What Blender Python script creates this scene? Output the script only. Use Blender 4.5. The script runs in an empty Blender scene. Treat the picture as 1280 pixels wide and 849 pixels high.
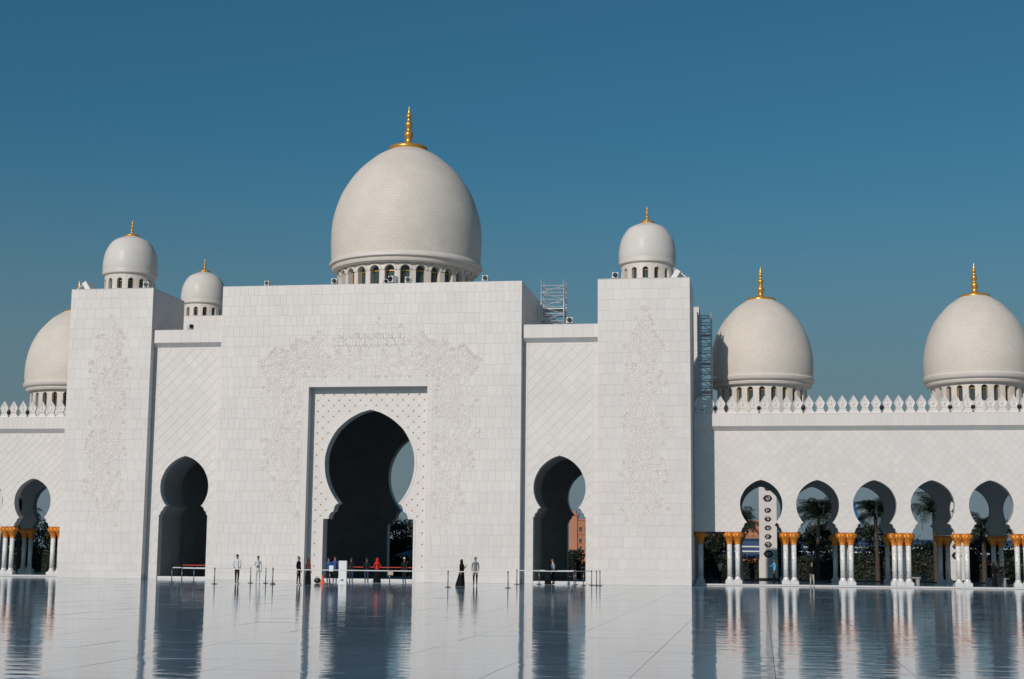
import bpy, bmesh, math, random
from mathutils import Vector, Matrix
random.seed(7)
sc = bpy.context.scene
COL = sc.collection
PI = math.pi

# ------------------------------------------------------------------ camera
CAM = Vector((26.575, -100.03, 2.1))
yaw, pitch, roll = math.radians(9.385), math.radians(8.036), math.radians(0.561)
fw = Vector((-math.sin(yaw)*math.cos(pitch), math.cos(yaw)*math.cos(pitch), math.sin(pitch)))
rt = fw.cross(Vector((0, 0, 1))).normalized()
up = rt.cross(fw)
rt, up = rt*math.cos(roll)+up*math.sin(roll), up*math.cos(roll)-rt*math.sin(roll)
cam = bpy.data.objects.new('camera', bpy.data.cameras.new('camera'))
COL.objects.link(cam)
cam.data.sensor_width = 36.0
cam.data.lens = 1878.2/1280*36.0
cam.data.clip_start, cam.data.clip_end = 0.5, 9000
cam.matrix_world = Matrix(((rt.x, up.x, -fw.x, CAM.x), (rt.y, up.y, -fw.y, CAM.y), (rt.z, up.z, -fw.z, CAM.z), (0, 0, 0, 1)))
sc.camera = cam

# ------------------------------------------------------------------ sky, sun, exposure
SUN = Vector((0.36, 1.0, -0.59)).normalized()          # direction the light travels
world = bpy.data.worlds.new('World'); sc.world = world; world.use_nodes = True
wn = world.node_tree
sky = wn.nodes.new('ShaderNodeTexSky'); sky.sky_type = 'NISHITA'; sky.sun_disc = False
sky.sun_elevation = math.asin(-SUN.z)
sky.sun_rotation = math.atan2(-SUN.x, -SUN.y) % (2*PI)
sky.air_density, sky.dust_density, sky.ozone_density = 1.5, 4.0, 10.0; sky.altitude = 1500
tint = wn.nodes.new('ShaderNodeMix'); tint.data_type = 'RGBA'; tint.blend_type = 'MULTIPLY'
tint.inputs[0].default_value = 1.0
tint.inputs[7].default_value = (0.70, 1.17, 0.98, 1)
wn.links.new(sky.outputs[0], tint.inputs[6])
wn.links.new(tint.outputs[2], wn.nodes['Background'].inputs[0])
wn.nodes['Background'].inputs[1].default_value = 0.052
# dust haze lying on the horizon, the same all round
hz = wn.nodes.new('ShaderNodeBackground'); hz.inputs[0].default_value = (0.140, 0.188, 0.220, 1); hz.inputs[1].default_value = 1.0
tcw = wn.nodes.new('ShaderNodeTexCoord'); spw = wn.nodes.new('ShaderNodeSeparateXYZ'); wn.links.new(tcw.outputs['Generated'], spw.inputs[0])
mrw = wn.nodes.new('ShaderNodeMapRange'); mrw.interpolation_type = 'SMOOTHSTEP'
mrw.inputs[1].default_value = 0.02; mrw.inputs[2].default_value = 0.28; mrw.inputs[3].default_value = 0.96; mrw.inputs[4].default_value = 0.0
wn.links.new(spw.outputs[2], mrw.inputs[0])
mxw = wn.nodes.new('ShaderNodeMixShader'); wn.links.new(mrw.outputs[0], mxw.inputs[0])
wn.links.new(wn.nodes['Background'].outputs[0], mxw.inputs[1]); wn.links.new(hz.outputs[0], mxw.inputs[2])
wn.links.new(mxw.outputs[0], wn.nodes['World Output'].inputs[0])
sl = bpy.data.lights.new('sun', 'SUN'); sl.energy = 2.85; sl.angle = math.radians(0.53); sl.color = (1.0, 0.915, 0.85)
so = bpy.data.objects.new('sun', sl); COL.objects.link(so)
so.rotation_euler = SUN.to_track_quat('-Z', 'Y').to_euler()
vs = sc.view_settings
vs.view_transform = 'Standard'; vs.look = 'None'; vs.exposure = 0.0; vs.gamma = 1.0; vs.use_curve_mapping = False
sc.cycles.use_denoising = True
sc.cycles.max_bounces = 8

# ------------------------------------------------------------------ materials
MATS = {}
def M(name, col, rough=0.5, metal=0.0, noise=None, bump=None, rnd=0.0, ior=1.5, col2=None, stretch=None):
    """principled material; noise=(scale, amount) or two-colour mix with col2; rnd = tone spread between pieces"""
    m = bpy.data.materials.new(name); m.use_nodes = True; MATS[name] = m
    nt = m.node_tree; b = nt.nodes['Principled BSDF']; L = nt.links.new
    b.inputs['Roughness'].default_value = rough; b.inputs['Metallic'].default_value = metal
    b.inputs['IOR'].default_value = ior
    b.inputs['Base Color'].default_value = (*col, 1)
    tc = nt.nodes.new('ShaderNodeNewGeometry')
    pos = tc.outputs['Position']
    if stretch:
        mp = nt.nodes.new('ShaderNodeMapping'); mp.inputs['Scale'].default_value = stretch
        L(pos, mp.inputs[0]); pos = mp.outputs[0]
    out = None
    if noise:
        n = nt.nodes.new('ShaderNodeTexNoise'); n.inputs['Scale'].default_value = noise[0]; n.inputs['Detail'].default_value = 5
        L(pos, n.inputs['Vector'])
        mx = nt.nodes.new('ShaderNodeMix'); mx.data_type = 'RGBA'
        c2 = col2 if col2 else tuple(c*(1-noise[1]) for c in col)
        mx.inputs[6].default_value = (*col, 1); mx.inputs[7].default_value = (*c2, 1)
        rp = nt.nodes.new('ShaderNodeMapRange'); rp.inputs[1].default_value = 0.35; rp.inputs[2].default_value = 0.68
        L(n.outputs[0], rp.inputs[0]); L(rp.outputs[0], mx.inputs[0]); out = mx.outputs[2]
    if rnd:
        oi = nt.nodes.new('ShaderNodeObjectInfo')
        ad = nt.nodes.new('ShaderNodeMath'); ad.operation = 'ADD'
        L(oi.outputs['Random'], ad.inputs[0]); L(tc.outputs['Random Per Island'], ad.inputs[1])
        fr = nt.nodes.new('ShaderNodeMath'); fr.operation = 'FRACT'; L(ad.outputs[0], fr.inputs[0])
        mr = nt.nodes.new('ShaderNodeMapRange'); mr.inputs[3].default_value = 1-rnd; mr.inputs[4].default_value = 1+rnd*0.6
        L(fr.outputs[0], mr.inputs[0])
        hs = nt.nodes.new('ShaderNodeMix'); hs.data_type = 'RGBA'; hs.blend_type = 'MULTIPLY'; hs.inputs[0].default_value = 1
        if out: L(out, hs.inputs[6])
        else: hs.inputs[6].default_value = (*col, 1)
        L(mr.outputs[0], hs.inputs[7]); out = hs.outputs[2]
    if out: L(out, b.inputs['Base Color'])
    if bump:
        n2 = nt.nodes.new('ShaderNodeTexNoise'); n2.inputs['Scale'].default_value = bump[0]; n2.inputs['Detail'].default_value = 3
        L(pos, n2.inputs['Vector'])
        bp = nt.nodes.new('ShaderNodeBump'); bp.inputs['Strength'].default_value = bump[1]; bp.inputs['Distance'].default_value = bump[2]
        L(n2.outputs[0], bp.inputs['Height']); L(bp.outputs[0], b.inputs['Normal'])
    return m

marble = M('white_marble', (0.71, 0.658, 0.622), 0.45, noise=(0.22, 0.07), rnd=0.04)
backing = M('marble_backing', (0.60, 0.57, 0.545), 0.7, noise=(2, 0.1))
plainm = M('plain_marble', (0.71, 0.658, 0.622), 0.4, noise=(1.2, 0.07))
shadem = M('shade_grey_marble', (0.30, 0.315, 0.32), 0.8, noise=(1.5, 0.12))  # white marble greyed down: the interiors' shade is put into the colour
trimm = M('dome_trim', (0.67, 0.612, 0.555), 0.5, noise=(1.4, 0.08))
reliefm = M('carved_marble', (0.715, 0.640, 0.595), 0.5, noise=(3, 0.06))
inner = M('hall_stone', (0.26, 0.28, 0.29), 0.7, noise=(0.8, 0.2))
shell_small = M('polished_marble', (0.665, 0.62, 0.575), 0.34, noise=(0.7, 0.05))
shell_small.node_tree.nodes['Principled BSDF'].inputs['Specular IOR Level'].default_value = 0.10
gold = M('gold_leaf', (0.80, 0.42, 0.09), 0.30, 0.6, noise=(4, 0.15))
capgold = M('capital_gold', (0.95, 0.33, 0.040), 0.42, 0.25, noise=(9, 0.4), bump=(14, 0.6, 0.03))
frame_gold = M('gilt_frame', (0.62, 0.36, 0.09), 0.35, 0.6)
studm = M('gilt_stud', (0.50, 0.26, 0.07), 0.4, 0.2)
glass_dark = M('window_glass', (0.05, 0.07, 0.075), 0.08)
leafcore = None
black = M('black_plastic', (0.012, 0.012, 0.014), 0.4)
white_paint = M('white_paint', (0.74, 0.74, 0.73), 0.4, noise=(6, 0.06))
steel = M('galvanised_steel', (0.55, 0.57, 0.60), 0.42, 0.45, noise=(7, 0.2))
post_steel = M('post_metal', (0.16, 0.16, 0.165), 0.35, 0.7)
belt_white = M('belt_webbing', (0.58, 0.58, 0.57), 0.7)
belt_red = M('red_webbing', (0.52, 0.05, 0.045), 0.7)
soil = M('ground_earth', (0.10, 0.095, 0.08), 0.9, noise=(0.12, 0.4), col2=(0.05, 0.065, 0.035))
leafm = M('tree_leaf', (0.020, 0.034, 0.018), 0.55, noise=(0.5, 0.4), rnd=0.5)
palmleaf = M('palm_leaf', (0.021, 0.036, 0.024), 0.45, rnd=0.4)
barkm = M('bark', (0.085, 0.065, 0.05), 0.9, noise=(5, 0.4), bump=(12, 0.7, 0.05))
hedgem = M('hedge_leaf', (0.022, 0.036, 0.020), 0.6, rnd=0.5)
terracotta = M('terracotta_render', (0.47, 0.20, 0.115), 0.8, noise=(0.25, 0.18))
bluepanel = M('blue_cladding', (0.035, 0.075, 0.17), 0.4, noise=(0.6, 0.2))
stepm = M('step_marble', (0.68, 0.66, 0.645), 0.3, noise=(1, 0.06))
grout = M('joint_grout', (0.15, 0.15, 0.155), 0.8)

def tile_material(name, n_around, row_h):
    m = bpy.data.materials.new(name); m.use_nodes = True
    nt = m.node_tree; b = nt.nodes['Principled BSDF']; L = nt.links.new
    tc = nt.nodes.new('ShaderNodeTexCoord'); sp = nt.nodes.new('ShaderNodeSeparateXYZ'); L(tc.outputs['Object'], sp.inputs[0])
    at = nt.nodes.new('ShaderNodeMath'); at.operation = 'ARCTAN2'; L(sp.outputs[1], at.inputs[0]); L(sp.outputs[0], at.inputs[1])
    m1 = nt.nodes.new('ShaderNodeMath'); m1.operation = 'MULTIPLY_ADD'; L(at.outputs[0], m1.inputs[0])
    m1.inputs[1].default_value = n_around/(2*PI); m1.inputs[2].default_value = n_around
    m2 = nt.nodes.new('ShaderNodeMath'); m2.operation = 'DIVIDE'; L(sp.outputs[2], m2.inputs[0]); m2.inputs[1].default_value = row_h
    cb = nt.nodes.new('ShaderNodeCombineXYZ'); L(m1.outputs[0], cb.inputs[0]); L(m2.outputs[0], cb.inputs[1])
    br = nt.nodes.new('ShaderNodeTexBrick'); L(cb.outputs[0], br.inputs['Vector'])
    br.inputs['Scale'].default_value = 1; br.inputs['Brick Width'].default_value = 1; br.inputs['Row Height'].default_value = 1
    br.inputs['Mortar Size'].default_value = 0.035; br.inputs['Mortar Smooth'].default_value = 0.3
    br.inputs['Color1'].default_value = (0.70, 0.628, 0.552, 1); br.inputs['Color2'].default_value = (0.665, 0.595, 0.522, 1)
    br.inputs['Mortar'].default_value = (0.555, 0.495, 0.43, 1)
    ns = nt.nodes.new('ShaderNodeTexNoise'); ns.inputs['Scale'].default_value = 0.6; ns.inputs['Detail'].default_value = 6
    L(tc.outputs['Object'], ns.inputs['Vector'])
    mr = nt.nodes.new('ShaderNodeMapRange'); mr.inputs[1].default_value = .3; mr.inputs[2].default_value = .7; mr.inputs[3].default_value = .94; mr.inputs[4].default_value = 1.03
    L(ns.outputs[0], mr.inputs[0])
    mx = nt.nodes.new('ShaderNodeMix'); mx.data_type = 'RGBA'; mx.blend_type = 'MULTIPLY'; mx.inputs[0].default_value = 1
    L(br.outputs['Color'], mx.inputs[6]); L(mr.outputs[0], mx.inputs[7]); L(mx.outputs[2], b.inputs['Base Color'])
    b.inputs['Roughness'].default_value = 0.55; b.inputs['Specular IOR Level'].default_value = 0.25
    bp = nt.nodes.new('ShaderNodeBump'); bp.inputs['Strength'].default_value = 0.35; bp.inputs['Distance'].default_value = 0.012; bp.invert = True
    L(br.outputs['Fac'], bp.inputs['Height']); L(bp.outputs[0], b.inputs['Normal'])
    return m
tiles_big = tile_material('dome_tiles', 140, 0.26)
tiles_mid = tile_material('arcade_dome_tiles', 100, 0.21)

def floor_material():
    m = bpy.data.materials.new('polished_floor_marble'); m.use_nodes = True
    nt = m.node_tree; b = nt.nodes['Principled BSDF']; L = nt.links.new
    g = nt.nodes.new('ShaderNodeNewGeometry'); oi = nt.nodes.new('ShaderNodeObjectInfo')
    ad = nt.nodes.new('ShaderNodeMath'); ad.operation = 'ADD'; L(oi.outputs['Random'], ad.inputs[0]); L(g.outputs['Random Per Island'], ad.inputs[1])
    fr = nt.nodes.new('ShaderNodeMath'); fr.operation = 'FRACT'; L(ad.outputs[0], fr.inputs[0])
    mr = nt.nodes.new('ShaderNodeMapRange'); mr.inputs[3].default_value = .28; mr.inputs[4].default_value = .32; L(fr.outputs[0], mr.inputs[0])
    n = nt.nodes.new('ShaderNodeTexNoise'); n.inputs['Scale'].default_value = 0.9; n.inputs['Detail'].default_value = 7; L(g.outputs['Position'], n.inputs['Vector'])
    mn = nt.nodes.new('ShaderNodeMapRange'); mn.inputs[1].default_value = .3; mn.inputs[2].default_value = .7; mn.inputs[3].default_value = .9; mn.inputs[4].default_value = 1.05; L(n.outputs[0], mn.inputs[0])
    ml = nt.nodes.new('ShaderNodeMath'); ml.operation = 'MULTIPLY'; L(mr.outputs[0], ml.inputs[0]); L(mn.outputs[0], ml.inputs[1])
    cb = nt.nodes.new('ShaderNodeCombineColor'); L(ml.outputs[0], cb.inputs[0]); L(ml.outputs[0], cb.inputs[1]); L(ml.outputs[0], cb.inputs[2])
    tn = nt.nodes.new('ShaderNodeMix'); tn.data_type = 'RGBA'; tn.blend_type = 'MULTIPLY'; tn.inputs[0].default_value = 1
    tn.inputs[7].default_value = (0.66, 1.04, 1.36, 1); L(cb.outputs[0], tn.inputs[6])
    L(tn.outputs[2], b.inputs['Base Color'])
    # worn polish
    n3 = nt.nodes.new('ShaderNodeTexNoise'); n3.inputs['Scale'].default_value = 0.35; n3.inputs['Detail'].default_value = 4; L(g.outputs['Position'], n3.inputs['Vector'])
    r3 = nt.nodes.new('ShaderNodeMapRange'); r3.inputs[1].default_value = .3; r3.inputs[2].default_value = .7; r3.inputs[3].default_value = FLOOR_R[0]; r3.inputs[4].default_value = FLOOR_R[1]
    L(n3.outputs[0], r3.inputs[0]); L(r3.outputs[0], b.inputs['Roughness'])
    b.inputs['IOR'].default_value = 1.5
    mp = nt.nodes.new('ShaderNodeMapping'); mp.inputs['Scale'].default_value = (0.55, 1.0, 1.0); L(g.outputs['Position'], mp.inputs[0])
    n2 = nt.nodes.new('ShaderNodeTexNoise'); n2.inputs['Scale'].default_value = 1.7; n2.inputs['Detail'].default_value = 2.5; L(mp.outputs[0], n2.inputs['Vector'])
    bp = nt.nodes.new('ShaderNodeBump'); bp.inputs['Strength'].default_value = 1.0; bp.inputs['Distance'].default_value = FLOOR_B
    L(n2.outputs[0], bp.inputs['Height']); L(bp.outputs[0], b.inputs['Normal'])
    return m
FLOOR_R = (0.03, 0.07); FLOOR_B = 0.0100
floorm = floor_material()

def shaft_material():
    m = bpy.data.materials.new('inlaid_shaft_marble'); m.use_nodes = True
    nt = m.node_tree; b = nt.nodes['Principled BSDF']; L = nt.links.new
    tc = nt.nodes.new('ShaderNodeTexCoord')
    v = nt.nodes.new('ShaderNodeTexVoronoi'); v.inputs['Scale'].default_value = 9.0; L(tc.outputs['Object'], v.inputs['Vector'])
    lt = nt.nodes.new('ShaderNodeMath'); lt.operation = 'LESS_THAN'; lt.inputs[1].default_value = 0.26; L(v.outputs['Distance'], lt.inputs[0])
    cr = nt.nodes.new('ShaderNodeMix'); cr.data_type = 'RGBA'; cr.inputs[6].default_value = (.72, .70, .68, 1)
    hs = nt.nodes.new('ShaderNodeMix'); hs.data_type = 'RGBA'; hs.inputs[6].default_value = (.26, .20, .18, 1); hs.inputs[7].default_value = (.16, .18, .16, 1)
    sp = nt.nodes.new('ShaderNodeSeparateColor'); L(v.outputs['Color'], sp.inputs[0]); L(sp.outputs[0], hs.inputs[0])
    gt = nt.nodes.new('ShaderNodeMath'); gt.operation = 'GREATER_THAN'; gt.inputs[1].default_value = .5; L(sp.outputs[1], gt.inputs[0])
    mu = nt.nodes.new('ShaderNodeMath'); mu.operation = 'MULTIPLY'; L(lt.outputs[0], mu.inputs[0]); L(gt.outputs[0], mu.inputs[1])
    L(hs.outputs[2], cr.inputs[7]); L(mu.outputs[0], cr.inputs[0]); L(cr.outputs[2], b.inputs['Base Color'])
    b.inputs['Roughness'].default_value = .3
    return m
shaftm = shaft_material()

# ------------------------------------------------------------------ helpers
PW = {}
def attach(o, parent):
    COL.objects.link(o)
    if parent is not None:
        o.parent = parent
        o.matrix_parent_inverse = PW.get(parent.name, Matrix()).inverted()
def thing(name, label, cat, loc=(0, 0, 0), group=None, rotz=0.0):
    o = bpy.data.objects.new(name, None); COL.objects.link(o)
    o.location = loc; o.rotation_euler = (0, 0, rotz); o.empty_display_size = 0.3
    tag(o, label, cat, group)
    PW[o.name] = Matrix.Translation(Vector(loc)) @ Matrix.Rotation(rotz, 4, 'Z')
    return o
def tag(o, label, cat, group=None):
    o['label'] = label; o['category'] = cat
    if group: o['group'] = group
    return o
def local(o, parent):
    """attach with coordinates local to the parent"""
    COL.objects.link(o); o.parent = parent
    return o

class MB:
    def __init__(s): s.v = []; s.f = []; s.m = []; s.cur = 0
    def face(s, pts):
        i = len(s.v); s.v += [tuple(p) for p in pts]; s.f.append(tuple(range(i, i+len(pts)))); s.m.append(s.cur)
    def box(s, x0, x1, y0, y1, z0, z1):
        i = len(s.v)
        s.v += [(x0, y0, z0), (x1, y0, z0), (x1, y1, z0), (x0, y1, z0), (x0, y0, z1), (x1, y0, z1), (x1, y1, z1), (x0, y1, z1)]
        for q in ((0, 3, 2, 1), (4, 5, 6, 7), (0, 1, 5, 4), (1, 2, 6, 5), (2, 3, 7, 6), (3, 0, 4, 7)):
            s.f.append(tuple(i+k for k in q)); s.m.append(s.cur)
        return s
    def tube(s, pts, rad, n=8, cap=True, flat=1.0):
        pts = [Vector(p) for p in pts]
        if not hasattr(rad, '__len__'): rad = [rad]*len(pts)
        i0 = len(s.v); ref = None
        for k, p in enumerate(pts):
            d = (pts[min(k+1, len(pts)-1)]-pts[max(k-1, 0)]).normalized()
            if ref is None:
                ref = Vector((0, 0, 1)) if abs(d.z) < .9 else Vector((1, 0, 0))
            a = d.cross(ref).normalized(); b = a.cross(d).normalized(); ref = b
            for j in range(n):
                t = 2*PI*j/n
                s.v.append(tuple(p+(a*math.cos(t)+b*math.sin(t)*flat)*rad[k]))
        for k in range(len(pts)-1):
            for j in range(n):
                a0 = i0+k*n+j; a1 = i0+k*n+(j+1) % n
                s.f.append((a0, a0+n, a1+n, a1)); s.m.append(s.cur)
        if cap:
            s.f.append(tuple(i0+j for j in range(n))); s.m.append(s.cur)
            s.f.append(tuple(i0+(len(pts)-1)*n+j for j in reversed(range(n)))); s.m.append(s.cur)
        return s
    def lathe(s, prof, n=32, c=(0, 0, 0), lobes=0, amp=0.0, ranges=None):
        i0 = len(s.v)
        for r, z in prof:
            for j in range(n):
                t = 2*PI*j/n; q = r*(1+amp*math.cos(lobes*t)) if lobes else r
                s.v.append((c[0]+q*math.cos(t), c[1]+q*math.sin(t), c[2]+z))
        for k in range(len(prof)-1):
            for j in range(n):
                a = i0+k*n+j; b = i0+k*n+(j+1) % n
                s.f.append((a, b, b+n, a+n)); s.m.append(s.cur)
        if prof[0][0] > 1e-4: s.f.append(tuple(i0+j for j in reversed(range(n)))); s.m.append(s.cur)
        if prof[-1][0] > 1e-4: s.f.append(tuple(i0+(len(prof)-1)*n+j for j in range(n))); s.m.append(s.cur)
        return s
    def ball(s, c, r, n=10, sc_=(1, 1, 1)):
        pr = [(math.sin(PI*k/6)*1.0, -math.cos(PI*k/6)) for k in range(7)]
        i0 = len(s.v)
        s.lathe([(max(a, 1e-5)*r, b*r) for a, b in pr], n)
        for k in range(i0, len(s.v)):
            x, y, z = s.v[k]; s.v[k] = (c[0]+x*sc_[0], c[1]+y*sc_[1], c[2]+z*sc_[2])
        return s
    def mesh(s, name, mats, smooth=False):
        me = bpy.data.meshes.new(name); me.from_pydata(s.v, [], s.f)
        for m in (mats if isinstance(mats, (list, tuple)) else [mats]): me.materials.append(m)
        me.polygons.foreach_set('material_index', s.m)
        if smooth: me.polygons.foreach_set('use_smooth', [True]*len(me.polygons))
        me.update()
        return me
    def build(s, name, mats, parent=None, smooth=False, kind=None, loc=None, autos=None, label=None):
        o = bpy.data.objects.new(name, s.mesh(name, mats, smooth or autos is not None))
        if autos is not None:
            try: o.data.set_sharp_from_angle(angle=math.radians(autos))
            except Exception: pass
        if loc is not None: o.location = loc
        attach(o, parent)
        if kind: o['kind'] = kind
        if label: o['label'] = label
        return o

def part(name, me, parent, loc=(0, 0, 0), rotz=0.0, kind=None):
    o = bpy.data.objects.new(name, me); o.location = loc; o.rotation_euler = (0, 0, rotz)
    attach(o, parent)
    if kind: o['kind'] = kind
    return o

# --- arches: a profile is [(z, half width)] from the floor up to the apex
UP = [(0, 1), (.116, .993), (.26, .955), (.406, .887), (.53, .81), (.638, .72), (.75, .585), (.84, .45), (.91, .31), (.96, .18), (1, 0)]
def interp(tab, n):
    out = []
    for k in range(n+1):
        # denser near the tip
        t = math.sin(k/n*PI/2)
        for (a, b), (c, d) in zip(tab, tab[1:]):
            if a <= t <= c+1e-9:
                u = (t-a)/(c-a); out.append((t, b+(d-b)*u)); break
    return out
def arch_profile(z0, base, zb, lobes, neck, zneck, hw, zmax, apex, n=12):
    p = [(z0, base), (zb, base)]
    # scalloped corbels: lobes = [(x_outer, z_low), ...] from below, ending at the neck
    xs = [l[0] for l in lobes]+[neck]; zs = [l[1] for l in lobes]+[zneck]
    for i in range(len(lobes)):
        xo, zl, xi, zh = xs[i], zs[i], xs[i+1], zs[i+1]
        p.append((zl+1e-4*(i+1), xo))
        for k in range(1, 5):
            t = k/4*PI/2; p.append((zl+(zh-zl)*math.sin(t), xi+(xo-xi)*math.cos(t)))
    for k in range(1, 8):
        q = 1-k/8; p.append((zneck+(zmax-zneck)*k/8, hw-(hw-neck)*q**2.3))
    for t, w in interp(UP, n): p.append((zmax+(apex-zmax)*t, hw*w))
    o = [p[0]]
    for z, w in p[1:]:
        o.append((max(z, o[-1][0]+1e-5), w))
    return o
MAIN_ARCH = arch_profile(0, 3.18, 4.22, [(2.80, 4.22), (2.47, 4.72)], 2.12, 5.28, 3.18, 8.15, 11.74, 16)
WING_ARCH = arch_profile(0, 1.78, 4.42, [(1.70, 4.43), (1.52, 4.74)], 1.27, 5.04, 1.77, 6.42, 8.55)
ARC_ARCH = arch_profile(3.58, 1.41, 3.62, [(1.34, 3.63), (1.19, 3.92)], 0.96, 4.22, 1.425, 5.48, 7.11)
ARC_PITCH = 3.763

def traps(x0, x1, z0, z1, centers, prof):
    """convex pieces of a wall x0..x1, z0..z1 round the openings"""
    zs = [p for p in prof if z0-1e-6 <= p[0] <= z1]
    out = []; cs = sorted(centers)
    for (za, wa), (zb, wb) in zip(zs, zs[1:]):
        xa, xb = x0, x0
        for c in cs+[None]:
            if c is None: ra, rb = x1, x1
            else: ra, rb = c-wa, c-wb
            if ra-xa > 1e-4 or rb-xb > 1e-4: out.append([(xa, za), (ra, za), (rb, zb), (xb, zb)])
            if c is not None: xa, xb = c+wa, c+wb
    if zs[-1][0] < z1: out.append([(x0, zs[-1][0]), (x1, zs[-1][0]), (x1, z1), (x0, z1)])
    return out
def wall_arch(mb, x0, x1, z0, z1, centers, prof, yf, yb, lip=0.0, ends=True):
    for t in traps(x0, x1, z0, z1, centers, prof):
        mb.face([(x, yf+lip, z) for x, z in t]); mb.face([(x, yb, z) for x, z in reversed(t)])
    for c in centers:
        for sgn in (-1, 1):
            for (za, wa), (zb, wb) in zip(prof, prof[1:]):
                q = [(c+sgn*wa, yf, za), (c+sgn*wa, yb, za), (c+sgn*wb, yb, zb), (c+sgn*wb, yf, zb)]
                mb.face(q if sgn < 0 else q[::-1])
    # underside
    xa = x0
    for c in sorted(centers)+[None]:
        r = x1 if c is None else c-prof[0][1]
        mb.face([(xa, yf, z0), (xa, yb, z0), (r, yb, z0), (r, yf, z0)])
        if c is not None: xa = c+prof[0][1]
    mb.face([(x0, yf, z1), (x1, yf, z1), (x1, yb, z1), (x0, yb, z1)])
    if ends:
        mb.face([(x0, yf, z0), (x0, yf, z1), (x0, yb, z1), (x0, yb, z0)])
        mb.face([(x1, yf, z0), (x1, yb, z0), (x1, yb, z1), (x1, yf, z1)])

def clip(poly, trap):
    for (ax, az), (bx, bz) in zip(trap, trap[1:]+trap[:1]):
        if abs(ax-bx)+abs(az-bz) < 1e-7: continue
        out = []
        ex, ez = bx-ax, bz-az
        for (px, pz), (qx, qz) in zip(poly, poly[1:]+poly[:1]):
            sp = ex*(pz-az)-ez*(px-ax); sq = ex*(qz-az)-ez*(qx-ax)
            if sp >= 0: out.append((px, pz))
            if (sp >= 0) != (sq >= 0):
                t = sp/(sp-sq); out.append((px+(qx-px)*t, pz+(qz-pz)*t))
        poly = out
        if len(poly) < 3: return []
    return poly
def area(p): return abs(sum(a[0]*b[1]-b[0]*a[1] for a, b in zip(p, p[1:]+p[:1])))/2
def on_edge(a, b, cell):
    for p, q in zip(cell, cell[1:]+cell[:1]):
        ln = math.hypot(q[0]-p[0], q[1]-p[1])
        if ln < 1e-6: continue
        f = lambda s: abs((q[0]-p[0])*(s[1]-p[1])-(q[1]-p[1])*(s[0]-p[0]))/ln
        if f(a) < 2e-4 and f(b) < 2e-4: return True
    return False
SHARE = {}
def clad(parent, regions, cells, tf, mat, depth=0.013, nmax=300, name='panel', prio=None):
    """lay separate stone pieces over a wall; tf(x, z, d) puts a wall point in the world"""
    bb = [(min(p[0] for p in r), max(p[0] for p in r), min(p[1] for p in r), max(p[1] for p in r)) for r in regions]
    made = []
    for cell in cells:
        cx0 = min(p[0] for p in cell); cx1 = max(p[0] for p in cell); cz0 = min(p[1] for p in cell); cz1 = max(p[1] for p in cell)
        ps = []
        for r, b in zip(regions, bb):
            if b[0] >= cx1 or b[1] <= cx0 or b[2] >= cz1 or b[3] <= cz0: continue
            q = clip(cell, r)
            if len(q) >= 3 and area(q) > 2e-4: ps.append(q)
        a = sum(area(p) for p in ps)
        if a > 0.004: made.append((a, (cx0+cx1)/2, cell, ps))
    made.sort(key=lambda t: (-round(t[0], 2), -t[1]) if prio is None else prio(t))
    rest = MB()
    def add(mb, cell, ps, off=(0, 0)):
        for p in ps:
            mb.face([tf(x, z, 0) for x, z in p])
            for a, b in zip(p, p[1:]+p[:1]):
                if on_edge(a, b, cell): mb.face([tf(a[0], a[1], depth), tf(b[0], b[1], depth), tf(b[0], b[1], 0), tf(a[0], a[1], 0)])
    for k, (a, cx, cell, ps) in enumerate(made):
        if k < nmax:
            o0 = Vector(tf(cell[0][0], cell[0][1], 0))
            key = (name, mat.name, depth, tuple(round(c-cell[0][0], 4) for p in ps for c, _ in p), tuple(round(c-cell[0][1], 4) for p in ps for _, c in p), tuple(tf(1, 0, 0)-Vector(tf(0, 0, 0))))
            me = SHARE.get(key)
            if me is None:
                mb = MB(); add(mb, cell, ps)
                mb.v = [tuple(Vector(v)-o0) for v in mb.v]
                me = SHARE[key] = mb.mesh(name, mat)
            part(name, me, parent, o0)
        else: add(rest, cell, ps)
    if rest.f: rest.build(name+'s', mat, parent, kind='stuff')
def front(y): return lambda x, z, d: Vector((x, y+d, z))
def right_side(xc): return lambda s, z, d: Vector((xc-d, s, z))
def grid_cells(x0, x1, z0, z1, widths, h, joint=0.008, seed=1, hs=None):
    rng = random.Random(seed); out = []; z = z0; row = 0
    while z < z1-0.02:
        hh = h if not hs else hs[row % len(hs)]
        zt = min(z+hh, z1)
        if z1-zt < .15: zt = z1
        x = x0; first = True
        while x < x1-0.02:
            w = rng.choice(widths)
            if first and row % 2: w *= 0.5
            first = False
            xr = x+w
            if x1-xr < .16: xr = x1
            out.append([(x+joint/2, z+joint/2), (xr-joint/2, z+joint/2), (xr-joint/2, zt-joint/2), (x+joint/2, zt-joint/2)])
            x = xr
        z = zt; row += 1
    return out
def diamond_cells(x0, x1, z0, z1, dx, dz, joint=0.014, ox=0.0, oz=0.0):
    out = []; j = joint*0.7; i0 = int((x0-ox)/dx)-2; i1 = int((x1-ox)/dx)+2
    k0 = int((z0-oz)/(dz/2))-2; k1 = int((z1-oz)/(dz/2))+2
    for k in range(k0, k1):
        for i in range(i0, i1):
            cx = ox+i*dx+(dx/2 if k % 2 else 0); cz = oz+k*dz/2
            if cx+dx/2 < x0 or cx-dx/2 > x1 or cz+dz/2 < z0 or cz-dz/2 > z1: continue
            out.append([(cx, cz-dz/2+j), (cx+dx/2-j, cz), (cx, cz+dz/2-j), (cx-dx/2+j, cz)])
    return out
def rect(x0, x1, z0, z1): return [(x0, z0), (x1, z0), (x1, z1), (x0, z1)]

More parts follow.
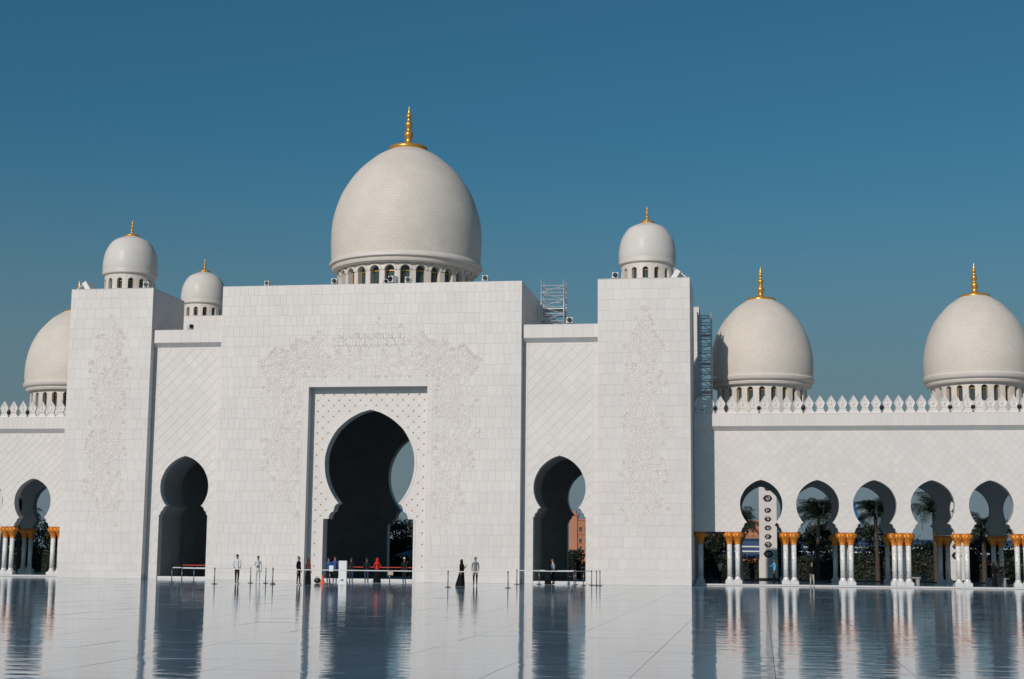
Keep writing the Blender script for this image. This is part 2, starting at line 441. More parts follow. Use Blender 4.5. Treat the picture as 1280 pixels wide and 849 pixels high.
# ------------------------------------------------------------------ ground and courtyard floor
g = MB(); g.face([(-4000, -4000, -0.95), (4000, -4000, -0.95), (4000, 6000, -0.95), (-4000, 6000, -0.95)])
o = g.build('ground', soil); o['kind'] = 'structure'
g = MB(); g.box(-62, 82, -150, 16.5, -0.94, -0.035)
floor = g.build('courtyard_floor', grout); floor['kind'] = 'structure'
SX, SY = 2.44, 2.44
rng = random.Random(3)
slabs = []
xs0 = 24.36-36*SX
for i in range(59):
    for j in range(65):
        x0 = xs0+i*SX; y1 = 1.25-j*SY; y0 = y1-SY
        cz = [rng.gauss(0, 0.0013) for _ in range(4)]
        jx = 0.005
        pts = [(x0+jx, y0+jx), (x0+SX-jx, y0+jx), (x0+SX-jx, y1-jx), (x0+jx, y1-jx)]
        # what the photograph shows of it
        d = Vector((x0+SX/2, (y0+y1)/2, 0))-CAM; dz = d.dot(fw)
        vis = dz > 20 and abs(d.dot(rt)/dz) < 0.36 and d.dot(up)/dz > -0.232
        slabs.append(((dz if vis else 1e6), pts, cz))
slabs.sort(key=lambda t: t[0])
rest = MB()
for k, (dz, pts, cz) in enumerate(slabs):
    mb = MB() if k < 300 else rest
    o0 = pts[0] if k < 300 else (0, 0)
    T = [(p[0]-o0[0], p[1]-o0[1], z) for p, z in zip(pts, cz)]
    B = [(p[0]-o0[0], p[1]-o0[1], -0.03) for p in pts]
    i = len(mb.v); mb.v += T+B
    for q in ((0, 1, 2, 3), (0, 4, 5, 1), (1, 5, 6, 2), (2, 6, 7, 3), (3, 7, 4, 0)):
        mb.f.append(tuple(i+a for a in q)); mb.m.append(0)
    if k < 300: part('floor_slab', mb.mesh('floor_slab', floorm), floor, (o0[0], o0[1], 0))
rest.build('floor_slabs', floorm, floor, kind='stuff')

# ------------------------------------------------------------------ carved vines
def relief(parent, name, inside, seeds, y, seed, nv, leaf=0.26):
    rng = random.Random(seed); mb = MB(); leaves = MB()
    def ridge(pts, w, h):
        n = len(pts); i0 = len(mb.v)
        for k, (x, z) in enumerate(pts):
            a = pts[max(k-1, 0)]; b = pts[min(k+1, n-1)]
            dx, dz = b[0]-a[0], b[1]-a[1]; l = math.hypot(dx, dz) or 1
            nx, nz = -dz/l, dx/l; ww = w*(1-0.6*k/n)
            mb.v += [(x+nx*ww, y+.006, z+nz*ww), (x, y-h, z), (x-nx*ww, y+.006, z-nz*ww)]
        for k in range(n-1):
            a = i0+3*k
            mb.f += [(a, a+1, a+4, a+3), (a+1, a+2, a+5, a+4)]; mb.m += [0, 0]
    def leafat(x, z, ang, ln, w, h):
        c, s = math.cos(ang), math.sin(ang)
        P = lambda u, v, d: (x+u*c-v*s, y-d, z+u*s+v*c)
        i = len(mb.v)
        mb.v += [P(0, 0, -.006), P(ln*.45, w, -.006), P(ln, ln*.08, -.006), P(ln*.45, -w, -.006), P(ln*.4, 0, h), P(ln*.8, ln*.03, h*.7)]
        for q in ((0, 4, 1), (1, 4, 5), (1, 5, 2), (2, 5, 3), (3, 5, 4), (3, 4, 0)):
            mb.f.append(tuple(i+a for a in q[::-1])); mb.m.append(0)
    def flower(x, z, r):
        n = rng.choice((5, 6)); a0 = rng.random()*6
        for k in range(n): leafat(x+math.cos(a0+2*PI*k/n)*r*.2, z+math.sin(a0+2*PI*k/n)*r*.2, a0+2*PI*k/n, r, r*.38, .028)
        i = len(mb.v); 
        for k in range(6): mb.v.append((x+math.cos(k*PI/3)*r*.25, y-.02, z+math.sin(k*PI/3)*r*.25))
        mb.v.append((x, y-.045, z))
        for k in range(6): mb.f.append((i+k, i+(k+1) % 6, i+6)); mb.m.append(0)
    placed = 0; tries = 0
    while placed < nv and tries < nv*30:
        tries += 1
        x, z, ang = seeds(rng)
        if not inside(x, z): continue
        placed += 1
        k = rng.uniform(-.5, .5); pts = [(x, z)]; ds = .11
        side = rng.choice((-1, 1))
        n = rng.randint(14, 42)
        for s in range(n):
            k += rng.uniform(-.35, .35); k = max(-3.2, min(3.2, k))
            if s > n*.7: k += .35*side
            ang += k*ds
            x += math.cos(ang)*ds; z += math.sin(ang)*ds
            if not inside(x, z): break
            pts.append((x, z))
            if s % 2 == 0:
                side = -side
                if rng.random() < .8:
                    leafat(x, z, ang+side*rng.uniform(.5, 1.2), leaf*rng.uniform(.6, 1.25), leaf*.32, rng.uniform(.008, .018))
        if len(pts) > 2: ridge(pts, .042, .013)
        if rng.random() < .55: flower(pts[-1][0], pts[-1][1], rng.uniform(.12, .24))
    return mb.build(name, reliefm, parent, kind='stuff')

# ------------------------------------------------------------------ domes
def lathe_smooth(prof, k=4):
    """Catmull-Rom through (r, z)"""
    out = []
    P = [prof[0]]+prof+[prof[-1]]
    for a, b, c, d in zip(P, P[1:], P[2:], P[3:]):
        for s in range(k):
            t = s/k
            out.append(tuple(.5*((2*b[i])+(-a[i]+c[i])*t+(2*a[i]-5*b[i]+4*c[i]-d[i])*t*t+(-a[i]+3*b[i]-3*c[i]+d[i])*t**3) for i in (0, 1)))
    out.append(prof[-1]); return out
FIN = [(1.42, -.30), (1.50, -.16), (1.52, -.04), (1.42, .10), (1.05, .20), (.60, .28), (.35, .42), (.26, .62), (.27, .80), (.34, 1.0), (.35, 1.15), (.29, 1.32), (.19, 1.46), (.19, 1.60), (.25, 1.72), (.29, 1.88), (.27, 2.02), (.17, 2.20), (.14, 2.36), (.18, 2.46), (.21, 2.58), (.18, 2.70), (.12, 2.84), (.10, 2.98), (.06, 3.15), (.025, 3.34), (.001, 3.46)]
def dome(parent, c, prof, shellmat, fin_s, zap, cornice, R, z0, z1, n, hw, sill, spring, wall=0.4, hood=False):
    """shell + finial + cornice + drum with arched windows; c = (x, y)"""
    base = (c[0], c[1], 0)
    sh = MB().lathe(lathe_smooth(prof, 5), 96).build('dome', shellmat, parent, autos=50, loc=base)
    PW[sh.name] = Matrix.Translation(Vector(base))
    def sub(mb, name, mat, **k):
        ob = bpy.data.objects.new(name, mb.mesh(name, mat, k.get('smooth', False)))
        if k.get('autos'): ob.data.polygons.foreach_set('use_smooth', [True]*len(ob.data.polygons)); ob.data.set_sharp_from_angle(angle=math.radians(k['autos']))
        COL.objects.link(ob); ob.parent = sh; return ob
    sub(MB().lathe([(r*fin_s, zap+z*fin_s) for r, z in lathe_smooth(FIN, 3)], 24), 'finial', gold, autos=40)
    sub(MB().lathe(cornice, 96), 'cornice', trimm, autos=35)
    d = MB(); w = 2*PI*R/n
    prof2 = [(sill, hw), (spring, hw)]+[(spring+hw*math.sin(t*PI/16), hw*math.cos(t*PI/16)) for t in range(1, 9)]
    prof2[-1] = (prof2[-1][0], 0.0)
    def P(r, x, z, a0): a = a0+x/R; return (r*math.sin(a), -r*math.cos(a), z)
    for b in range(n):
        a0 = 2*PI*b/n
        tr = []
        for sx in (-1, 1):
            for (za, wa), (zb, wb) in zip(prof2, prof2[1:]):
                q = [(sx*wa, za), (sx*w/2, za), (sx*w/2, zb), (sx*wb, zb)]
                tr.append(q if sx > 0 else q[::-1])
                s = [P(R, sx*wa, za, a0), P(R-wall, sx*wa, za, a0), P(R-wall, sx*wb, zb, a0), P(R, sx*wb, zb, a0)]
                d.face(s if sx < 0 else s[::-1])
            x0, x1 = (0, w/2) if sx > 0 else (-w/2, 0)
            tr.append(rect(x0, x1, prof2[-1][0], z1))
            if sill > z0: tr.append(rect(x0, x1, z0, sill))
        for t in tr: d.face([P(R, x, z, a0) for x, z in t])
        d.face([P(R, -hw, sill, a0), P(R, hw, sill, a0), P(R-wall, hw, sill, a0), P(R-wall, -hw, sill, a0)])
        if hood:      # raised archivolt and pilaster strips
            for sx in (-1, 1):
                pts = [(sx*(hw+.10), spring)]+[(sx*(hw+.10)*math.cos(t*PI/12), spring+(hw+.10)*math.sin(t*PI/12)) for t in range(1, 7)]
                for (xa, za), (xb, zb) in zip(pts, pts[1:]):
                    k = (hw+.0)/(hw+.10); k2 = (hw+.15)/(hw+.10)
                    f = lambda x, z, s_: (x*s_, spring+(z-spring)*s_)
                    a1, b1, a2, b2 = f(xa, za, k), f(xb, zb, k), f(xa, za, k2), f(xb, zb, k2)
                    for r0, q in ((R+.07, [a1, a2, b2, b1]),):
                        qq = q if sx > 0 else q[::-1]
                        d.face([P(r0, x, z, a0) for x, z in qq])
                    q = [P(R, *a2, a0), P(R, *b2, a0), P(R+.07, *b2, a0), P(R+.07, *a2, a0)]
                    d.face(q if sx > 0 else q[::-1])
                    q = [P(R, *a1, a0), P(R, *b1, a0), P(R+.07, *b1, a0), P(R+.07, *a1, a0)]
                    d.face(q[::-1] if sx > 0 else q)
    sub(d, 'drum', trimm)
    # windows: pane and gilt frame
    wi = MB(); r = R-wall-0.02; zt = spring+hw*1.0
    wi.cur = 0
    f = lambda x, z, dd: (x, -(r+dd), z)
    wi.face([f(-hw*1.3, sill-.1, 0), f(hw*1.3, sill-.1, 0), f(hw*1.3, zt+.15, 0), f(-hw*1.3, zt+.15, 0)])
    wi.cur = 1; t = hw*.16
    for (xa, xb, za, zb) in ((-hw, -hw+t, sill, zt), (hw-t, hw, sill, zt), (-hw+t, hw-t, sill, sill+t), (-hw+t, hw-t, spring-t*.6, spring+t*.5)):
        wi.box(xa, xb, -(r+.08), -(r-.01), za, zb)
    me = wi.mesh('window', [glass_dark, frame_gold])
    for b in range(n):
        ob = bpy.data.objects.new('window', me); COL.objects.link(ob); ob.parent = sh; ob.rotation_euler = (0, 0, 2*PI*b/n)
    return sh
BIG = [(1.37, 32.75), (2.42, 32.17), (3.475, 31.27), (4.107, 30.58), (4.74, 29.62), (5.16, 28.77), (5.476, 27.82), (5.687, 26.86), (5.76, 25.9), (5.75, 24.9), (5.68, 23.80)]
BIG_CORN = [(5.66, 23.84), (5.72, 23.74), (5.83, 23.64), (5.86, 23.53), (5.85, 23.44), (5.74, 23.37), (5.66, 23.34), (5.67, 23.28), (5.58, 23.09), (5.48, 23.04), (5.30, 23.01), (5.1, 22.99)]
MID = [(0.93, 20.09), (1.75, 19.53), (2.24, 19.03), (2.74, 18.40), (3.06, 17.82), (3.31, 17.20), (3.49, 16.50), (3.60, 15.75), (3.62, 15.0), (3.58, 14.45)]
MID_CORN = [(3.56, 14.48), (3.60, 14.42), (3.68, 14.32), (3.67, 14.14), (3.58, 14.02), (3.46, 13.98), (3.50, 13.90), (3.44, 13.76), (3.30, 13.72), (3.10, 13.68)]
SML = [(0.40, 24.90), (1.0, 24.66), (1.42, 24.36), (1.81, 23.68), (1.96, 22.96), (1.99, 22.5), (1.97, 22.25), (1.95, 22.2)]
SML_CORN = [(1.95, 22.24), (1.98, 22.22), (1.98, 21.92), (1.93, 21.86), (1.80, 21.84)]

# ------------------------------------------------------------------ entrance gate
HT = 20.47
gate = thing('entrance_gate', 'tall white marble gate block with a gold studded portal and keyhole arch', 'gate', (0, 10, 0))
# main block
b = MB()
b.box(-10.687, -4.2, .013, 1.7, 0, HT); b.box(4.2, 10.687, .013, 1.7, 0, HT); b.box(-4.2, 4.2, .013, 1.7, 13.27, HT)
for s in (-1, 1):
    b.box(min(s*10.0, s*10.687), max(s*10.0, s*10.687), 1.7, 4.6, 0, HT)
    b.box(min(s*10.0, s*10.687), max(s*10.0, s*10.687), 4.6, 19.9, 14.8, HT)
b.box(-10.0, 10.0, 1.7, 19.9, 19.3, 19.7)
b.box(-10.0, 10.0, 19.2, 19.9, 14.8, HT)
block = b.build('main_block', backing, gate)
reg = [rect(-10.7, -4.6, 0, HT), rect(4.6, 10.7, 0, HT), rect(-4.6, 4.6, 13.68, HT)]
cells = [c for c in grid_cells(-10.7, 10.7, 1.0, HT, (.38, .44, .44, .50, .62), .722, seed=5)]
cells += grid_cells(-10.7, 10.7, 0.0, 1.0, (1.1, 1.4, 1.7), .5, seed=6)
clad(block, reg, cells, front(0), marble)
reg, cells = [], []
for s in (-1, 1):
    x0, x1 = sorted((s*4.2, s*4.6)); z = 0
    while z < 13.5:
        zt = min(z+1.45, 13.68)
        if 13.68-zt < .3: zt = 13.68
        reg.append(rect(x0, x1, z, zt)); cells.append(rect(x0+.006, x1-.006, z+.006, zt-.006)); z = zt
x = -4.2
while x < 4.15:
    reg.append(rect(x, x+1.2, 13.27, 13.68)); cells.append(rect(x+.006, x+1.2-.006, 13.276, 13.674)); x += 1.2
clad(block, reg, cells, front(0), marble)
sides = MB()
clad(block, [rect(0.02, .66, 0, 16.5), rect(0.02, 19.9, 16.82, HT)], grid_cells(0.03, 19.9, 0.28, HT, (.6, .7, .8), .722, seed=9), right_side(10.702), marble, nmax=0, name='side_panel')
# portal recess with the great arch
b = MB(); wall_arch(b, -4.2, 4.2, 0, 13.27, [0.05], MAIN_ARCH, .72, 1.7)
portal = b.build('portal_wall', plainm, gate)
# lattice lines and gilt studs
st = MB(); la = MB(); cell = .759
def in_arch(x, z, prof, grow=0.0):
    for (za, wa), (zb, wb) in zip(prof, prof[1:]):
        if za <= z <= zb+1e-9: return abs(x) < wa+(wb-wa)*(z-za)/(zb-za)+grow
    return z < prof[0][0]
for r_ in range(36):
    z = 12.79-.38*r_
    for i in range(-7, 8):
        x = .07+cell*i+(0 if r_ % 2 else cell/2)
        if abs(x) > 4.0 or z < .3 or in_arch(x-.05, z, MAIN_ARCH, .30) or in_arch(x-.05, z-.3, MAIN_ARCH, .2): continue
        i0 = len(st.v)
        for k in range(8): st.v.append((x+.062*math.cos(k*PI/4), .714, z+.062*math.sin(k*PI/4)))
        st.v.append((x, .69, z))
        for k in range(8): st.f.append((i0+k, i0+(k+1) % 8, i0+8)); st.m.append(0)
        for sx in (-1, 1):
            for t0, t1 in ((.09, .29),):
                xa, za, xb, zb = x+sx*t0, z-t0, x+sx*t1, z-t1
                if in_arch(xb-.05, zb, MAIN_ARCH, .12) or abs(xb) > 4.15: continue
                n_ = .007
                la.face([(xa-sx*n_, .717, za-n_), (xb-sx*n_, .717, zb-n_), (xb+sx*n_, .717, zb+n_), (xa+sx*n_, .717, za+n_)][::sx])
st.build('gold_studs', studm, portal, kind='stuff')
la.build('lattice_inlay', M('lattice_inlay', (.56, .52, .48), .5), portal, kind='stuff')
# raised rim round the great arch
rim = MB()
for s in (-1, 1):
    for (za, wa), (zb, wb) in zip(MAIN_ARCH, MAIN_ARCH[1:]):
        e = .15
        q = [(.05+s*wa, .695, za), (.05+s*(wa+e), .695, za), (.05+s*(wb+e), .695, zb+(e if wb < .01 else 0)), (.05+s*wb, .695, zb)]
        rim.face(q if s > 0 else q[::-1])
        q = [(.05+s*(wa+e), .695, za), (.05+s*(wa+e), .73, za), (.05+s*(wb+e), .73, zb+(e if wb < .01 else 0)), (.05+s*(wb+e), .695, zb+(e if wb < .01 else 0))]
        rim.face(q if s > 0 else q[::-1])
        q = [(.05+s*wa, .695, za), (.05+s*wa, .73, za), (.05+s*wb, .73, zb), (.05+s*wb, .695, zb)]
        rim.face(q if s < 0 else q[::-1])
rim.build('arch_rim', plainm, portal)
# threshold steps in the three openings
for (x0, x1, y0, y1) in ((-3.1, 3.2, .75, 1.5), (-15.0, -11.5, .7, 1.5), (11.5, 15.1, .7, 1.5)):
    MB().box(x0, x1, y0, y1, .005, .17).build('threshold', stepm, gate)
def cove(x0, x1, ya, yb, z, h_):
    m = MB(); m.face([(x0, yb, z-h_), (x1, yb, z-h_), (x1, ya, z), (x0, ya, z)])
    m.face([(x0, ya, z), (x0, yb+.02, z), (x0, yb+.02, z-h_), (x0, yb, z-h_)][::-1]); m.face([(x1, ya, z), (x1, yb+.02, z), (x1, yb+.02, z-h_), (x1, yb, z-h_)])
    return m
# wings
WX = 13.27
for s in (-1, 1):
    x0, x1 = sorted((s*10.70, s*15.90))
    b = MB(); wall_arch(b, x0, x1, 0, 16.55, [s*WX], WING_ARCH, .66, 1.30, lip=.013)
    wing = b.build('wing_wall', backing, gate)
    b = MB(); wall_arch(b, x0, x1, 0, 16.28, [s*WX], [(z, w+.035 if w > 0 else 0) for z, w in WING_ARCH[:-1]]+[(8.60, 0)], 1.31, 4.6); b.build('passage_lining', shadem, gate)  # passage shade carried by the grey base colour
    reg = traps(x0, x1, 0, 16.55, [s*WX], WING_ARCH)
    # plain border, diamond field inside
    regd = []; regb = []
    fx0, fx1 = x0+.35, x1-.35
    for t in reg:
        q = clip(t, rect(fx0, fx1, 1.0, 16.1))
        if len(q) >= 3: regd.append(q)
        for rr in (rect(x0, fx0, 1.0, 16.55), rect(fx1, x1, 1.0, 16.55), rect(fx0, fx1, 16.1, 16.55), rect(x0, x1, 0, 1.0)):
            q = clip(t, rr)
            if len(q) >= 3: regb.append(q)
    clad(wing, regd, diamond_cells(fx0, fx1, 1.0, 16.1, .80, .80, ox=s*WX, oz=.2), front(.66), marble, nmax=260)
    bc = grid_cells(x0, fx0, 1.0, 16.55, (.35,), .722)+grid_cells(fx1, x1, 1.0, 16.55, (.35,), .722)
    bc += grid_cells(fx0, fx1, 16.1, 16.55, (.8,), .45)+grid_cells(x0, x1, 0, 1.0, (.9, 1.3), .5, seed=3)
    clad(wing, regb, bc, front(.66), marble, nmax=40)
    b = MB(); b.box(x0, x1, .313, 1.6, 16.55, 17.42)
    band = b.build('wing_cornice', backing, gate)
    clad(band, [rect(x0, x1, 16.55, 17.42)], grid_cells(x0, x1, 16.55, 17.42, (.66, .74), .87, seed=4), front(.3), marble)
    MB().box(x0, x1, .3, 1.6, 17.42, 17.47).build('coping', plainm, band)
    cove(x0, x1, .302, .66, 16.55, .30).build('cove', plainm, band)
    MB().box(x0, x1, 1.6, 19.2, 16.3, 16.8).build('wing_roof', plainm, gate)
    MB().box(min(s*15.62, s*15.9), max(s*15.62, s*15.9), 4.6, 19.9, 0, 16.3).build('outer_wall', plainm, gate)
# dark hall behind
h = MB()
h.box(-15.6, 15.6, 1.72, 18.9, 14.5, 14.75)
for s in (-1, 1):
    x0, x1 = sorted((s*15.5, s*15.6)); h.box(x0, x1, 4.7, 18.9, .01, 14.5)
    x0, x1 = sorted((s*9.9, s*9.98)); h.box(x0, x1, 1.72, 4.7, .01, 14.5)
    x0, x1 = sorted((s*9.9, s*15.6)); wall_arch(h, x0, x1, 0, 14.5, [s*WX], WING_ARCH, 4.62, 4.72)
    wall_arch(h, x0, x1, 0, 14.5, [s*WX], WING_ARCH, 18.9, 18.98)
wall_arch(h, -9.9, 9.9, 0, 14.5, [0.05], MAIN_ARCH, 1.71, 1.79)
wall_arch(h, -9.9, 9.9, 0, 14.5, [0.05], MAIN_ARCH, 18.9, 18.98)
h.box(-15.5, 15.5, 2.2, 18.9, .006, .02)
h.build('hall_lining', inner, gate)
b = MB()
wall_arch(b, -10.0, 10.0, 0, 14.8, [0.05], MAIN_ARCH, 19.0, 19.8)
for s in (-1, 1):
    x0, x1 = sorted((s*10.0, s*15.6)); wall_arch(b, x0, x1, 0, 16.3, [s*WX], WING_ARCH, 19.0, 19.8)
b.build('rear_wall', plainm, gate)
# main dome
dome(gate, (0.05, 10.35), BIG, tiles_big, 1.0, 32.93, BIG_CORN, 5.14, 19.7, 23.03, 28, .37, 20.6, 22.47, .45, hood=True)
# carving
def in_main(x, z):
    ax = abs(x)
    if ax < 4.8 and z < 13.95: return False
    if ax < 2.85 and 15.85 < z < 17.2: return False
    if z > 18.25-.36*ax+.25*math.sin(ax*4): return False
    xm = 7.55 if z > 9 else 5.75+(z-3)*.30
    return z > 3.0 and ax < xm+.35*math.sin(z*2.6)
def seed_main(rng):
    s = rng.choice((-1, 1))
    if rng.random() < .5: return s*rng.uniform(4.9, 7.6), rng.uniform(3.2, 16), PI/2+rng.uniform(-.9, .9)
    return s*rng.uniform(0, 7.2), rng.uniform(14, 18.2), (0 if s > 0 else PI)+rng.uniform(-1, 1)
relief(gate, 'vine_carving', in_main, seed_main, 0, 11, 380, .30)
def callig():
    rng = random.Random(4); mb = MB()
    def stroke(pts, w):
        i0 = len(mb.v)
        for k, (x, z) in enumerate(pts):
            a = pts[max(k-1, 0)]; c = pts[min(k+1, len(pts)-1)]
            dx, dz = c[0]-a[0], c[1]-a[1]; l = math.hypot(dx, dz) or 1
            nx, nz = -dz/l*w, dx/l*w
            mb.v += [(x+nx, -.002, z+nz), (x+nx*.6, -.03, z+nz*.6), (x-nx*.6, -.03, z-nz*.6), (x-nx, -.002, z-nz)]
        for k in range(len(pts)-1):
            a = i0+4*k
            for q in range(3): mb.f.append((a+q, a+q+1, a+q+5, a+q+4)); mb.m.append(0)
    for row, zb in ((0, 16.05), (1, 16.58)):
        x = 2.55
        while x > -2.6:
            k = rng.random()
            if k < .5: stroke([(x, zb+.02), (x+.01, zb+.25), (x-.02, zb+.44)], .03); x -= rng.uniform(.10, .16)
            elif k < .85:
                w = rng.uniform(.25, .42)
                stroke([(x-w*t, zb+.12-.12*math.sin(t*PI)+.05*math.sin(t*9)) for t in [j/7 for j in range(8)]], .03); x -= w*.8
            else:
                stroke([(x+.09*math.cos(t), zb+.16+.09*math.sin(t)) for t in [j*.8 for j in range(8)]], .024); x -= .2
            if rng.random() < .3: stroke([(x, zb+.36), (x-.06, zb+.40)], .03)
    mb.build('calligraphy_carving', reliefm, gate, kind='stuff')
callig()

# ------------------------------------------------------------------ corner towers
def tower(label, s, y0, y1, top, dy, scale, clad_front, seed):
    xc = s*19.0
    t = thing('corner_tower', label, 'tower', (xc, (y0+y1)/2, 0), 'square towers of the gate')
    x0, x1 = xc-3.1, xc+3.1
    b = MB(); b.box(x0+.013, x1-.013, y0+.013, y1, 0, top-.02)
    body = b.build('tower_body', backing, t)
    cells = grid_cells(x0, x1, 1.0, top, (.52, .62, .62, .75), .722, seed=seed)+grid_cells(x0, x1, 0, 1.0, (1.2, 1.5), .5, seed=seed+1)
    clad(body, [rect(x0, x1, 0, top)], cells, front(y0), marble, nmax=300 if clad_front else 0)
    clad(body, [rect(y0, y1, 0, top)], grid_cells(y0, y1, .28, top, (.52, .62, .75), .722, seed=seed+2), right_side(x1), marble, nmax=0, name='side_panel')
    MB().box(x0, x1, y0, y1, top-.018, top+.02).build('coping', plainm, t)
    k = scale; dz = top-HT
    P = lambda pr: [(r*k, HT+dz+(z-HT)*k) for r, z in pr]
    q = lambda z: HT+dz+(z-HT)*k
    dome(t, (xc+(.05 if s > 0 else (0 if clad_front else -.28)), dy), P(SML), shell_small, .335*k, q(24.97), P(SML_CORN), 1.81*k, top-.1, q(21.86), 14, .20*k, q(20.72), q(21.32), .3*k)
    if clad_front:
        def ins(x, z):
            u = x-xc
            w = 1.35+.22*math.sin(z*2.3+seed)+.12*math.sin(z*6+seed)
            if z > 15.5: w *= max(0, (18.6-z)/3.1)**.7
            if z < 5: w *= .55+.45*max(0, (z-2.9)/2.1)
            return 2.9 < z < 18.6 and abs(u) < w
        relief(t, 'vine_carving', ins, lambda r: (xc+r.uniform(-1.5, 1.5), r.uniform(3, 18.4), PI/2+r.uniform(-1, 1)), y0, seed+20, 150, .30)
    return t
tower('white marble tower with a small dome and carved vines, left of the gate', -1, 0.0, 5.9, HT, 2.92, 1.0, True, 31)
tower('white marble tower with a small dome and carved vines, right of the gate', 1, 0.0, 5.9, HT, 2.92, 1.0, True, 41)
tower('small white dome on a tower set back behind the left wing wall', -1, 15.6, 21.4, 20.95, 18.5, .94, False, 51)
tower('white tower face with metal scaffolding before it, behind the right tower', 1, 15.6, 21.4, 21.0, 18.5, .90, False, 61)

# ------------------------------------------------------------------ arcades
def column_meshes():
    sh = MB().lathe([(.165, .0), (.165, 2.5)], 20).mesh('column', shaftm, True)
    bs = MB(); bs.lathe([(.27, .11), (.27, .15), (.24, .19), (.20, .23), (.185, .30), (.17, .36)], 20); bs.box(-.29, .29, -.29, .29, -.10, .11)
    base = bs.mesh('base', stepm)
    ca = MB()
    ca.lathe([(.17, 0), (.19, .03), (.19, .07), (.175, .10), (.19, .16), (.21, .30), (.27, .42), (.34, .52), (.36, .60), (.34, .68), (.30, .74), (.33, .76), (.33, .80)], 40, lobes=8, amp=.05)
    for ring, (n, z, r, l) in enumerate(((8, .18, .20, .24), (8, .40, .29, .26), (10, .56, .33, .18))):
        for k in range(n):
            a = 2*PI*(k+.5*ring)/n; ca_, sa = math.cos(a), math.sin(a)
            w = .075
            P = lambda u, rr, zz: (ca_*rr-sa*u, sa*rr+ca_*u, zz)
            i = len(ca.v)
            ca.v += [P(-w*.6, r, z), P(w*.6, r, z), P(w, r+.05, z+l*.55), P(-w, r+.05, z+l*.55), P(0, r+.10, z+l*.9), P(0, r+.055, z+l*.4)]
            for q in ((0, 1, 5), (1, 2, 5), (2, 4, 5), (4, 3, 5), (3, 0, 5)): ca.f.append(tuple(i+j for j in q)); ca.m.append(0)
    ca.v = [(x*(1+.16*min(1, z/.5)), y*(1+.16*min(1, z/.5)), z) for x, y, z in ca.v]
    cap = ca.mesh('capital', capgold)
    return sh, base, cap
COLM = column_meshes()
FZ = 0.10
def column(parent, x, y):
    c = bpy.data.objects.new('column', COLM[0]); c.location = (x, y, FZ+.26); attach(c, parent)
    for nm, me, z in (('base', COLM[1], FZ+.101), ('capital', COLM[2], 2.76)):
        k = bpy.data.objects.new(nm, me); COL.objects.link(k); k.parent = c; k.location = (0, 0, z-(FZ+.26))
def merlon_mesh():
    half = [(0.0, 0), (.36, 0), (.36, .06), (.27, .22), (.20, .40), (.23, .52), (.315, .74), (.325, .82), (.27, .95), (.17, 1.12), (.08, 1.29), (0, 1.42)]
    half = [(x, z*.85) for x, z in half]
    out = [(x, z) for x, z in half]+[(-x, z) for x, z in reversed(half[1:-1])]
    mb = MB(); n = len(out); t = .075
    cx, cz = 0, .5
    def fan(sgn, y, yi):
        i0 = len(mb.v)
        mb.v += [(x, y, z) for x, z in out]
        inn = [(x*.62, yi, .52+(z-.52)*.66 if z > .38 else .10+z*.75) for x, z in out]
        mb.v += inn
        for k in range(n):
            a, b_ = i0+k, i0+(k+1) % n
            q = (a, b_, b_+n, a+n); mb.f.append(q if sgn > 0 else q[::-1]); mb.m.append(0)
        q = tuple(range(i0+n, i0+2*n)); mb.f.append(q if sgn > 0 else q[::-1]); mb.m.append(0)
        return i0
    a = fan(1, -t, -t+.045); b_ = fan(-1, t, t-.045)
    for k in range(n):
        q = (a+k, b_+k, b_+(k+1) % n, a+(k+1) % n); mb.f.append(q); mb.m.append(0)
    # raised bud in the sunk field
    for (x, z, w, h_) in ((0, .59, .10, .21), (0, .84, .05, .14), (-.07, .34, .05, .13), (.07, .34, .05, .13)):
        i = len(mb.v); mb.v += [(x-w, -t+.04, z), (x, -t+.04, z-h_*.5), (x+w, -t+.04, z), (x, -t+.04, z+h_), (x, -t-.02, z)]
        for q in ((0, 1, 4), (1, 2, 4), (2, 3, 4), (3, 0, 4)): mb.f.append(tuple(i+j for j in q)); mb.m.append(0)
    return mb.mesh('merlon', plainm)
MERL = merlon_mesh()
